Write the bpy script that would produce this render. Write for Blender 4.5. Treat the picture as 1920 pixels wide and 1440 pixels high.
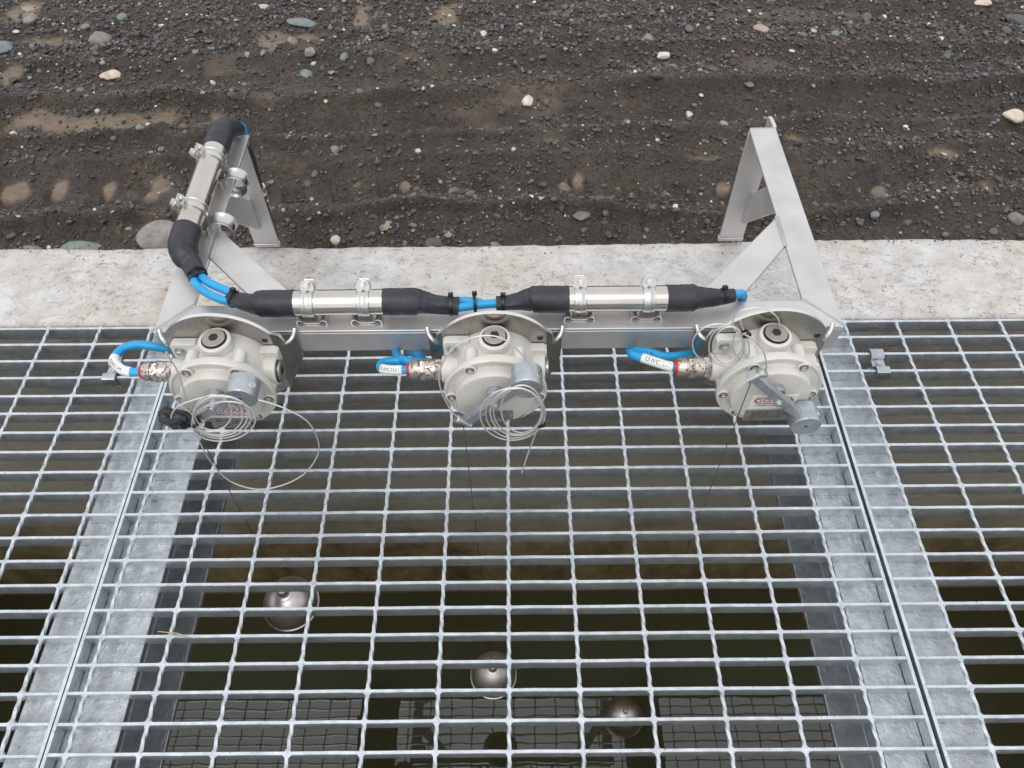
import bpy, math, random
import numpy as np
from mathutils import Vector, Matrix

random.seed(7)
RNG = np.random.default_rng(11)
scene = bpy.context.scene
for o in list(bpy.data.objects):
    bpy.data.objects.remove(o)
C = scene.collection
PI = math.pi

# ------------------------------------------------------------------ camera
cam_d = bpy.data.cameras.new('camera')
cam = bpy.data.objects.new('camera', cam_d)
C.objects.link(cam)
pitch, yaw, roll = 0.9368, 0.0024, -0.0107
F = Vector((0, math.cos(pitch), -math.sin(pitch)))
U = Vector((0, math.sin(pitch), math.cos(pitch)))
R = Vector((1, 0, 0))
R2 = R * math.cos(roll) + U * math.sin(roll)
U2 = -R * math.sin(roll) + U * math.cos(roll)
Zr = Matrix.Rotation(yaw, 3, 'Z')
R2, U2, F = Zr @ R2, Zr @ U2, Zr @ F
M4 = Matrix((R2, U2, -F)).transposed().to_4x4()
M4.translation = (0.20954, -0.69491, 1.12997)
cam.matrix_world = M4
cam_d.sensor_width = 36.0
cam_d.lens = 1442 * 36 / 1920
cam_d.clip_start = 0.02
cam_d.clip_end = 400
scene.camera = cam

# ------------------------------------------------------------------ sky, sun, exposure (overcast day)
world = bpy.data.worlds.new('World')
scene.world = world
world.use_nodes = True
wn = world.node_tree
wn.nodes.clear()
sky = wn.nodes.new('ShaderNodeTexSky')
sky.sky_type = 'NISHITA'
sky.sun_disc = False
SUN_EL, SUN_AZ = math.radians(62), math.radians(200)
sky.sun_elevation = SUN_EL
sky.sun_rotation = SUN_AZ
sky.air_density = 1.0
sky.dust_density = 4.0
hs = wn.nodes.new('ShaderNodeHueSaturation')
hs.inputs['Saturation'].default_value = 0.22
bg = wn.nodes.new('ShaderNodeBackground')
bg.inputs['Strength'].default_value = 0.15
wo = wn.nodes.new('ShaderNodeOutputWorld')
wn.links.new(sky.outputs[0], hs.inputs['Color'])
# a closed grey cloud deck evens the sky out
cl = wn.nodes.new('ShaderNodeMix')
cl.data_type = 'RGBA'
cl.inputs[0].default_value = 0.72
cl.inputs[7].default_value = (7.4, 7.55, 7.8, 1)
wn.links.new(hs.outputs[0], cl.inputs[6])
wn.links.new(cl.outputs[2], bg.inputs[0])
wn.links.new(bg.outputs[0], wo.inputs[0])
sun_d = bpy.data.lights.new('sun', 'SUN')
sun_d.energy = 0.7
sun_d.angle = math.radians(40)
sun_d.color = (1.0, 0.97, 0.93)
sun = bpy.data.objects.new('sun', sun_d)
C.objects.link(sun)
sd = Vector((math.sin(SUN_AZ) * math.cos(SUN_EL), math.cos(SUN_AZ) * math.cos(SUN_EL), math.sin(SUN_EL)))
sun.rotation_euler = sd.to_track_quat('Z', 'Y').to_euler()
scene.view_settings.view_transform = 'Standard'
scene.view_settings.look = 'None'
scene.view_settings.exposure = 0.12
scene.view_settings.gamma = 1.0
scene.view_settings.use_curve_mapping = False
scene.render.engine = 'CYCLES'
scene.cycles.max_bounces = 7
scene.cycles.diffuse_bounces = 3
scene.cycles.glossy_bounces = 4
scene.cycles.caustics_reflective = False
scene.cycles.caustics_refractive = False

# ------------------------------------------------------------------ materials
def sr(r, g, b):
    f = lambda c: (c / 255 / 12.92) if c / 255 <= 0.04045 else ((c / 255 + 0.055) / 1.055) ** 2.4
    return (f(r), f(g), f(b), 1)

class MatB:
    def __init__(s, name):
        s.m = bpy.data.materials.new(name)
        s.m.use_nodes = True
        s.t = s.m.node_tree
        s.b = s.t.nodes['Principled BSDF']
        s.tc = None
        s.cap = 2.5
    def n(s, typ, **kw):
        nd = s.t.nodes.new(typ)
        for k, v in kw.items():
            setattr(nd, k, v)
        return nd
    def l(s, a, b):
        s.t.links.new(a, b)
    def co(s, kind='Object'):
        if s.tc is None:
            s.tc = s.n('ShaderNodeTexCoord')
        return s.tc.outputs[kind]
    def pos(s):
        g = s.n('ShaderNodeNewGeometry')
        return g.outputs['Position']
    def noise(s, scale, detail=4, rough=0.6, co=None, sc=None):
        nd = s.n('ShaderNodeTexNoise')
        nd.inputs['Scale'].default_value = scale
        nd.inputs['Detail'].default_value = min(detail, s.cap)
        nd.inputs['Roughness'].default_value = rough
        c = co if co is not None else s.pos()
        if sc is not None:
            mp = s.n('ShaderNodeMapping')
            mp.inputs['Scale'].default_value = sc
            s.l(c, mp.inputs['Vector'])
            c = mp.outputs[0]
        s.l(c, nd.inputs['Vector'])
        return nd.outputs['Fac']
    def ramp(s, fac, stops):
        r = s.n('ShaderNodeValToRGB')
        els = r.color_ramp.elements
        while len(els) < len(stops):
            els.new(0.5)
        for e, (p, c) in zip(els, stops):
            e.position = p
            e.color = c if len(c) == 4 else (*c, 1)
        s.l(fac, r.inputs[0])
        return r.outputs[0]
    def mix(s, fac, a, b, mode='MIX'):
        m = s.n('ShaderNodeMix')
        m.data_type = 'RGBA'
        m.blend_type = mode
        if isinstance(fac, (int, float)):
            m.inputs[0].default_value = fac
        else:
            s.l(fac, m.inputs[0])
        for v, i in ((a, 6), (b, 7)):
            if isinstance(v, tuple):
                m.inputs[i].default_value = v
            else:
                s.l(v, m.inputs[i])
        return m.outputs[2]
    def mrange(s, fac, a, b, c, d):
        m = s.n('ShaderNodeMapRange')
        for i, v in enumerate((a, b, c, d)):
            m.inputs[i + 1].default_value = v
        s.l(fac, m.inputs[0])
        return m.outputs[0]
    def math(s, op, a, b=None):
        m = s.n('ShaderNodeMath', operation=op)
        for i, v in enumerate((a, b)):
            if v is None:
                continue
            if isinstance(v, (int, float)):
                m.inputs[i].default_value = v
            else:
                s.l(v, m.inputs[i])
        return m.outputs[0]
    def bump(s, h, strength, dist=0.002):
        b = s.n('ShaderNodeBump')
        b.inputs['Strength'].default_value = strength
        b.inputs['Distance'].default_value = dist
        s.l(h, b.inputs['Height'])
        if s.b.inputs['Normal'].is_linked:
            s.l(s.b.inputs['Normal'].links[0].from_socket, b.inputs['Normal'])
        s.l(b.outputs[0], s.b.inputs['Normal'])
    def set(s, **kw):
        for k, v in kw.items():
            k = k.replace('_', ' ')
            if hasattr(v, 'is_output'):
                s.l(v, s.b.inputs[k])
            else:
                s.b.inputs[k].default_value = v

def mat_galv(name, base, rough=0.42, dirt=0.5, bumpy=0.35):
    m = MatB(name)
    spang = m.noise(55, 2, 0.5)
    fine = m.noise(420, 2, 0.7)
    col = m.ramp(spang, [(0.3, tuple(c * 0.82 for c in base)), (0.7, tuple(min(1, c * 1.1) for c in base))])
    d1 = m.noise(150, 3, 0.75)
    dm = m.ramp(d1, [(0.62, (0, 0, 0)), (0.70, (1, 1, 1))])
    dm = m.math('MULTIPLY', dm, dirt)
    col = m.mix(dm, col, (0.12, 0.095, 0.07, 1))
    m.set(Base_Color=col)
    met = m.math('SUBTRACT', 0.80, dm)
    m.set(Metallic=met)
    m.set(Roughness=m.mrange(fine, 0.3, 0.7, rough - 0.1, rough + 0.16))
    m.bump(m.noise(90, 3, 0.6), bumpy, 0.002)
    m.bump(fine, 0.25, 0.0006)
    return m.m

M_GALV = mat_galv('galvanised_steel', (0.65, 0.695, 0.735), 0.36, 0.7)
M_GALVB = mat_galv('galvanised_beam', (0.52, 0.55, 0.575), 0.42, 0.45, 0.9)
M_ZINC = mat_galv('zinc_cast', (0.47, 0.51, 0.54), 0.33, 0.2, 0.5)

def mat_stainless(name, base, rough, stretch=(1, 1, 1), metallic=1.0, smudge=0.15):
    m = MatB(name)
    big = m.noise(14, 4, 0.6)
    br = m.noise(260, 4, 0.7, sc=stretch)
    col = m.ramp(big, [(0.3, tuple(c * (1 - smudge) for c in base)), (0.7, base)])
    rmod = m.mrange(m.noise(5, 3, 0.6), 0.35, 0.65, -0.06, 0.08)
    fleck = m.ramp(m.noise(330, 2, 0.5), [(0.74, (0, 0, 0)), (0.78, (1, 1, 1))])
    col = m.mix(m.math('MULTIPLY', fleck, 0.45), col, (0.16, 0.13, 0.1, 1))
    m.set(Base_Color=col, Metallic=metallic)
    m.set(Roughness=m.math('ADD', rmod, m.mrange(br, 0.3, 0.7, rough - 0.06, rough + 0.08)))
    m.bump(br, 0.12, 0.0004)
    return m.m

M_FRAME = mat_stainless('bead_blasted_stainless', (0.69, 0.675, 0.66), 0.48, (1, 1, 1), 0.82, 0.17)
M_PLATE = mat_stainless('plate_stainless', (0.44, 0.415, 0.385), 0.27, (1, 1, 6), 0.95, 0.2)
M_LIT_CUT = mat_stainless('sky_lit_cut_edge', (0.80, 0.79, 0.77), 0.36, (1, 1, 1), 0.9, 0.06)  # plate steel painted brighter on its top cut edge, as if sky-lit
M_TUBE = mat_stainless('tube_stainless', (0.66, 0.62, 0.565), 0.22, (8, 1, 1), 1.0, 0.15)
M_CLAMP = mat_stainless('clamp_stainless', (0.66, 0.65, 0.63), 0.33, (1, 1, 1), 1.0, 0.1)
M_BALL = mat_stainless('float_stainless', (0.82, 0.77, 0.76), 0.42, (1, 1, 1), 1.0, 0.15)
M_WIRE = mat_stainless('wire_stainless', (0.74, 0.72, 0.69), 0.45, (1, 1, 1), 0.5, 0.1)
M_WELD = mat_stainless('weld_bead', (0.58, 0.565, 0.55), 0.40, (1, 1, 1), 0.9, 0.25)

def mat_simple(name, col, rough=0.5, metallic=0.0, bump=0.0, bscale=300, var=0.1, spec=0.5):
    m = MatB(name)
    nz = m.noise(40, 4, 0.6)
    c = m.ramp(nz, [(0.3, tuple(x * (1 - var) for x in col[:3])), (0.7, tuple(min(1, x * (1 + var)) for x in col[:3]))])
    m.set(Base_Color=c, Metallic=metallic)
    m.set(Roughness=m.mrange(m.noise(120, 3, 0.6), 0.3, 0.7, max(0.03, rough - 0.07), rough + 0.09))
    m.b.inputs['Specular IOR Level'].default_value = spec
    if bump:
        m.bump(m.noise(bscale, 4, 0.6), bump, 0.001)
    return m.m

# cream enamel with grey dust and small chips
def mat_cream():
    m = MatB('cream_enamel')
    nz = m.noise(30, 5, 0.6)
    c = m.ramp(nz, [(0.3, (0.60, 0.588, 0.540)), (0.7, (0.66, 0.648, 0.605))])
    chips = m.ramp(m.noise(240, 3, 0.6), [(0.70, (0, 0, 0)), (0.74, (1, 1, 1))])
    c = m.mix(m.math('MULTIPLY', chips, 0.55), c, (0.33, 0.29, 0.23, 1))
    drip = m.ramp(m.noise(60, 2, 0.5, sc=(1, 1, 0.12)), [(0.52, (0, 0, 0)), (0.70, (1, 1, 1))])
    c = m.mix(m.math('MULTIPLY', drip, 0.22), c, (0.40, 0.36, 0.29, 1))
    m.set(Base_Color=c, Roughness=m.mrange(nz, 0.3, 0.7, 0.28, 0.42))
    m.bump(m.noise(500, 3, 0.6), 0.10, 0.0005)
    return m.m
M_CREAM = mat_cream()
M_BLUE = mat_simple('blue_cable_sheath', (0.020, 0.345, 0.68), 0.36, 0, 0.08, 300, 0.08)
M_SHRINK = mat_simple('heat_shrink', (0.026, 0.028, 0.036), 0.48, 0, 0.35, 130, 0.25)
M_BLACK = mat_simple('black_nylon', (0.012, 0.012, 0.013), 0.38, 0, 0.05, 300, 0.2)
M_DARK = mat_simple('dark_recess', (0.02, 0.012, 0.010), 0.6)  # near-black discs paint the shade inside holes and sockets; also the plug seals
M_RED = mat_simple('red_seal', (0.45, 0.03, 0.02), 0.45)
M_WHITE = mat_simple('white_label', (0.78, 0.78, 0.77), 0.42, 0, 0, 300, 0.04)
M_INK = mat_simple('black_ink', (0.012, 0.012, 0.014), 0.5)
M_REDINK = mat_simple('red_ink', (0.42, 0.025, 0.045), 0.45)
M_ID = mat_simple('rating_plate_metal', (0.36, 0.345, 0.315), 0.38, 0.75, 0.05, 300, 0.12)
M_TAPE = mat_simple('black_tape', (0.018, 0.018, 0.022), 0.30, 0, 0.6, 90, 0.3)
M_DWIRE = mat_simple('dull_wire', (0.10, 0.09, 0.08), 0.5, 0.3)
M_STRAW = mat_simple('dry_straw', (0.42, 0.34, 0.2), 0.7)

def mat_gland():
    m = MatB('dirty_brass_gland')
    nz = m.noise(230, 3, 0.6)
    f = m.ramp(nz, [(0.53, (0, 0, 0)), (0.60, (0.85, 0.85, 0.85))])
    col = m.mix(f, (0.60, 0.53, 0.47, 1), (0.06, 0.036, 0.028, 1))
    m.set(Base_Color=col, Metallic=m.mrange(f, 0, 1, 0.85, 0.1), Roughness=m.mrange(f, 0, 1, 0.28, 0.6))
    m.bump(f, 0.3, 0.0008)
    return m.m
M_GLAND = mat_gland()

def mat_concrete():
    m = MatB('weathered_concrete')
    m.cap = 5
    p = m.pos()
    big = m.noise(2.6, 5, 0.6)
    mid = m.noise(22, 6, 0.65)
    fine = m.noise(160, 5, 0.7)
    streak = m.noise(18, 7, 0.75, sc=(1, 2.6, 1))
    col = m.ramp(mid, [(0.28, (0.44, 0.425, 0.40)), (0.5, (0.56, 0.55, 0.53)), (0.72, (0.66, 0.655, 0.645))])
    tan = m.ramp(big, [(0.47, (0, 0, 0)), (0.66, (1, 1, 1))])
    col = m.mix(m.math('MULTIPLY', tan, 0.50), col, (0.47, 0.37, 0.27, 1))
    sk = m.ramp(streak, [(0.55, (0, 0, 0)), (0.63, (1, 1, 1))])
    col = m.mix(m.math('MULTIPLY', sk, 0.38), col, (0.30, 0.28, 0.25, 1))
    pits = m.ramp(m.noise(75, 6, 0.78, sc=(1, 1.35, 1)), [(0.57, (0, 0, 0)), (0.66, (1, 1, 1))])
    pits = m.math('MULTIPLY', pits, m.mrange(m.noise(7, 4, 0.6), 0.38, 0.62, 0.15, 1.0))
    col = m.mix(m.math('MULTIPLY', pits, 0.58), col, (0.17, 0.14, 0.115, 1))
    specks = m.ramp(m.noise(260, 3, 0.6), [(0.57, (0, 0, 0)), (0.66, (1, 1, 1))])
    col = m.mix(m.math('MULTIPLY', specks, 0.38), col, (0.12, 0.10, 0.085, 1))
    # water-line growth on the pit face: brown algae with a ragged upper edge
    sx = m.n('ShaderNodeSeparateXYZ')
    m.l(p, sx.inputs[0])
    zz = m.math('ADD', sx.outputs[2], m.math('MULTIPLY', m.math('SUBTRACT', m.noise(3.2, 6, 0.65, sc=(1, 1, 2.2)), 0.5), 0.75))
    alg = m.mrange(zz, -0.70, -1.08, 0, 1)
    below = m.mrange(zz, -0.12, -0.34, 0, 0.62)
    col = m.mix(below, col, (0.75, 0.74, 0.63, 1))  # pit face painted paler with depth, in place of missing light
    growth = m.ramp(m.noise(9, 6, 0.7, sc=(1, 1, 0.6)), [(0.32, (0.55, 0.45, 0.25)), (0.55, (0.34, 0.255, 0.13)), (0.72, (0.15, 0.125, 0.07))])
    col = m.mix(alg, col, growth)
    m.set(Base_Color=col, Roughness=0.85)
    m.b.inputs['Specular IOR Level'].default_value = 0.25
    inv = m.math('SUBTRACT', 1.0, pits)
    m.bump(mid, 0.30, 0.006)
    m.bump(fine, 0.45, 0.002)
    m.bump(inv, 0.6, 0.003)
    return m.m
M_CONC = mat_concrete()

def mat_water():
    m = MatB('dark_pit_water')
    m.set(Base_Color=(0.062, 0.064, 0.030, 1), Roughness=0.018, IOR=1.75)
    m.bump(m.noise(9, 2, 0.4), 0.035, 0.008)
    return m.m
M_WATER = mat_water()

def mat_ground():
    m = MatB('wet_gravel_soil')
    m.cap = 4
    at = m.n('ShaderNodeAttribute', attribute_name='mud')
    mud = at.outputs['Fac']
    mid = m.noise(9, 4, 0.65)
    fine = m.noise(110, 4, 0.75)
    grit = m.noise(300, 2, 0.6)
    soil = m.ramp(mid, [(0.3, (0.044, 0.034, 0.027)), (0.5, (0.066, 0.050, 0.039)), (0.72, (0.100, 0.075, 0.056))])
    soil = m.mix(m.ramp(fine, [(0.38, (1, 1, 1)), (0.52, (0, 0, 0))]), soil, (0.026, 0.021, 0.017, 1))
    soil = m.mix(m.ramp(grit, [(0.66, (0, 0, 0)), (0.72, (0.6, 0.6, 0.6))]), soil, (0.25, 0.235, 0.21, 1))
    silt = m.ramp(m.noise(30, 3, 0.6, sc=(1, 2, 1)), [(0.3, (0.13, 0.095, 0.065)), (0.7, (0.225, 0.168, 0.118))])
    m.set(Base_Color=m.mix(mud, soil, silt))
    wet = m.mrange(m.noise(5, 2, 0.6), 0.4, 0.65, 0.66, 0.46)
    m.set(Roughness=m.math('SUBTRACT', wet, m.math('MULTIPLY', mud, 0.15)))
    inv = m.math('SUBTRACT', 1.0, m.math('MULTIPLY', mud, 0.8))
    m.bump(m.math('MULTIPLY', fine, inv), 0.9, 0.008)
    m.bump(m.math('MULTIPLY', grit, inv), 0.6, 0.003)
    return m.m
M_GROUND = mat_ground()

def mat_stone(name, attr):
    m = MatB(name)
    if attr:
        a = m.n('ShaderNodeAttribute', attribute_name='col')
        base = a.outputs['Color']
    else:
        oi = m.n('ShaderNodeObjectInfo')
        base = m.ramp(oi.outputs['Random'], [(0.0, (0.08, 0.075, 0.07)), (0.25, (0.14, 0.14, 0.135)), (0.5, (0.11, 0.125, 0.122)),
                                             (0.72, (0.24, 0.225, 0.20)), (0.88, (0.30, 0.25, 0.21)), (1.0, (0.52, 0.50, 0.46))])
    v = m.noise(90, 4, 0.65)
    col = m.mix(m.mrange(v, 0.35, 0.7, 0.0, 0.55), base, (0.075, 0.066, 0.058, 1))
    m.set(Base_Color=col, Roughness=m.mrange(v, 0.3, 0.7, 0.42, 0.65))
    m.bump(m.noise(220, 4, 0.65), 0.3, 0.0015)
    return m.m
M_PEB = mat_stone('pebble_stone', False)
M_GRIT = mat_stone('grit_stone', True)
_stone_cache = {}
def mat_rock(col):
    if col not in _stone_cache:
        m = MatB('rock')
        m.cap = 5
        v = m.noise(55, 6, 0.7)
        c = m.ramp(v, [(0.3, tuple(x * 0.62 for x in col)), (0.55, col), (0.78, tuple(min(1, x * 1.3) for x in col))])
        soil = m.ramp(m.noise(16, 5, 0.7), [(0.60, (0, 0, 0)), (0.74, (0.7, 0.7, 0.7))])
        c = m.mix(soil, c, (0.085, 0.068, 0.055, 1))
        m.set(Base_Color=c, Roughness=0.62)
        m.bump(m.noise(130, 5, 0.7), 0.45, 0.003)
        _stone_cache[col] = m.m
    return _stone_cache[col]

# ------------------------------------------------------------------ mesh helpers
class MB:
    def __init__(s):
        s.v, s.f = [], []
    def add(s, vs, fs):
        o = len(s.v)
        s.v += [tuple(v) for v in vs]
        s.f += [tuple(i + o for i in f) for f in fs]
        return s
    def box(s, lo, hi, M=None):
        x0, y0, z0 = lo; x1, y1, z1 = hi
        vs = [Vector(p) for p in ((x0, y0, z0), (x1, y0, z0), (x1, y1, z0), (x0, y1, z0), (x0, y0, z1), (x1, y0, z1), (x1, y1, z1), (x0, y1, z1))]
        if M is not None:
            vs = [M @ v for v in vs]
        return s.add(vs, [(0, 3, 2, 1), (4, 5, 6, 7), (0, 1, 5, 4), (1, 2, 6, 5), (2, 3, 7, 6), (3, 0, 4, 7)])
    def lathe(s, prof, org, axis, n=32, caps=True, ph=0.0):
        """prof: list of (t along axis, r)"""
        a = Vector(axis).normalized()
        u = a.orthogonal().normalized()
        if abs(a.y) > 0.9:
            u = Vector((1, 0, 0))
        elif abs(a.z) > 0.9:
            u = Vector((1, 0, 0))
        elif abs(a.x) > 0.9:
            u = Vector((0, 0, 1))
        w = a.cross(u)
        org = Vector(org)
        vs, fs = [], []
        for t, r in prof:
            for i in range(n):
                th = 2 * PI * i / n + ph
                vs.append(org + a * t + (u * math.cos(th) + w * math.sin(th)) * r)
        for k in range(len(prof) - 1):
            for i in range(n):
                j = (i + 1) % n
                fs.append((k * n + i, k * n + j, (k + 1) * n + j, (k + 1) * n + i))
        if caps:
            fs.append(tuple(range(n))[::-1])
            fs.append(tuple((len(prof) - 1) * n + i for i in range(n)))
        return s.add(vs, fs)
    def cyl(s, p0, p1, r, n=16, r1=None, bev=0.0, ph=0.0):
        p0, p1 = Vector(p0), Vector(p1)
        L = (p1 - p0).length
        r1 = r if r1 is None else r1
        pr = [(0, r), (L, r1)] if not bev else [(0, r - bev), (bev, r), (L - bev, r1), (L, r1 - bev)]
        return s.lathe(pr, p0, p1 - p0, n, True, ph)
    def sweep(s, path, rad, n=10, caps=True, closed=False, flat=None, fold=None):
        P = [Vector(p) for p in path]
        m = len(P)
        rads = rad if isinstance(rad, (list, tuple)) else [rad] * m
        tang = []
        for i in range(m):
            if closed:
                t = P[(i + 1) % m] - P[i - 1]
            else:
                t = P[min(i + 1, m - 1)] - P[max(i - 1, 0)]
            tang.append(t.normalized())
        u = tang[0].orthogonal().normalized()
        vs, fs = [], []
        for i in range(m):
            t = tang[i]
            u = (u - t * u.dot(t)).normalized()
            w = t.cross(u)
            for k in range(n):
                th = 2 * PI * k / n
                d = u * math.cos(th) + w * math.sin(th)
                if flat is not None:
                    fl = flat[i] if isinstance(flat, (list, tuple)) else flat
                    d = Vector((d.x, d.y, d.z * fl))
                fo = 1.0 if fold is None else 1 + fold[i] * (math.sin(3 * th + 0.7 + 0.15 * i) + 0.6 * math.sin(5 * th - 0.2 * i))
                vs.append(P[i] + d * rads[i] * fo)
        rng = m if closed else m - 1
        for i in range(rng):
            i2 = (i + 1) % m
            for k in range(n):
                k2 = (k + 1) % n
                fs.append((i * n + k, i * n + k2, i2 * n + k2, i2 * n + k))
        if caps and not closed:
            fs.append(tuple(range(n))[::-1])
            fs.append(tuple((m - 1) * n + k for k in range(n)))
        return s.add(vs, fs)
    def prism(s, outline, f0, f1):
        """outline: list of 2-d points; f0 / f1 map a 2-d point to the two end caps"""
        n = len(outline)
        vs = [f0(*p) for p in outline] + [f1(*p) for p in outline]
        fs = [tuple(range(n))[::-1], tuple(range(n, 2 * n))]
        fs += [(i, (i + 1) % n, n + (i + 1) % n, n + i) for i in range(n)]
        return s.add(vs, fs)
    def mesh(s, name, mat, ang=35):
        me = bpy.data.meshes.new(name)
        me.from_pydata(s.v, [], s.f)
        me.update()
        fix_normals(me)
        if ang:
            me.polygons.foreach_set('use_smooth', [True] * len(me.polygons))
            me.set_sharp_from_angle(angle=math.radians(ang))
        me.materials.append(mat)
        return me
    def build(s, name, mat, parent=None, ang=35, bevel=0.0, segs=2):
        o = link(name, s.mesh(name, mat, ang), parent)
        if bevel:
            b = o.modifiers.new('bevel', 'BEVEL')
            b.width = bevel
            b.segments = segs
            b.limit_method = 'ANGLE'
            b.angle_limit = math.radians(40)
        return o

import bmesh
def fix_normals(me):
    bm = bmesh.new()
    bm.from_mesh(me)
    bmesh.ops.recalc_face_normals(bm, faces=bm.faces)
    bm.to_mesh(me)
    bm.free()

def link(name, data, parent=None):
    o = bpy.data.objects.new(name, data)
    C.objects.link(o)
    if parent is not None:
        o.parent = parent
    return o

def tag(o, label, cat, group=None):
    o['label'] = label
    o['category'] = cat
    if group:
        o['group'] = group
    return o

def thing(name, label, cat, loc=(0, 0, 0), group=None):
    o = link(name, None)
    o.location = loc
    return tag(o, label, cat, group)

def spline(P, k=6, closed=False):
    P = [Vector(p) for p in P]
    out = []
    n = len(P)
    rng = n if closed else n - 1
    for i in range(rng):
        if closed:
            a, b, c, d = P[i - 1], P[i], P[(i + 1) % n], P[(i + 2) % n]
        else:
            a, b, c, d = P[max(i - 1, 0)], P[i], P[i + 1], P[min(i + 2, n - 1)]
        for j in range(k):
            t = j / k
            out.append(0.5 * ((2 * b) + (c - a) * t + (2 * a - 5 * b + 4 * c - d) * t * t + (3 * b - a - 3 * c + d) * t ** 3))
    if not closed:
        out.append(P[-1])
    return out

def text_mesh(txt, size, mat, M, depth=0.0003, sx=1.0):
    cu = bpy.data.curves.new('lettering', 'FONT')
    cu.body = txt
    cu.size = size
    cu.extrude = depth
    cu.align_x = 'CENTER'
    cu.align_y = 'CENTER'
    cu.resolution_u = 3
    ob = bpy.data.objects.new('lettering', cu)
    C.objects.link(ob)
    dg = bpy.context.evaluated_depsgraph_get()
    me = bpy.data.meshes.new_from_object(ob.evaluated_get(dg))
    bpy.data.objects.remove(ob)
    bpy.data.curves.remove(cu)
    me.transform(M @ Matrix.Diagonal((sx, 1, 1, 1)))
    me.materials.clear()
    me.materials.append(mat)
    return me

# numpy value noise
class VNoise:
    def __init__(s, seed):
        s.t = np.random.default_rng(seed).random((256, 256))
    def __call__(s, x, y):
        xi = np.floor(x).astype(int); yi = np.floor(y).astype(int)
        fx = x - xi; fy = y - yi
        fx = fx * fx * (3 - 2 * fx); fy = fy * fy * (3 - 2 * fy)
        g = lambda a, b: s.t[a % 256, b % 256]
        return (g(xi, yi) * (1 - fx) + g(xi + 1, yi) * fx) * (1 - fy) + (g(xi, yi + 1) * (1 - fx) + g(xi + 1, yi + 1) * fx) * fy
def fbm(nz, x, y, oct=4, gain=0.5):
    r = 0; a = 1; t = 0
    for i in range(oct):
        r = r + a * nz(x * 2 ** i + 17 * i, y * 2 ** i + 31 * i); t += a; a *= gain
    return r / t - 0.5

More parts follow.
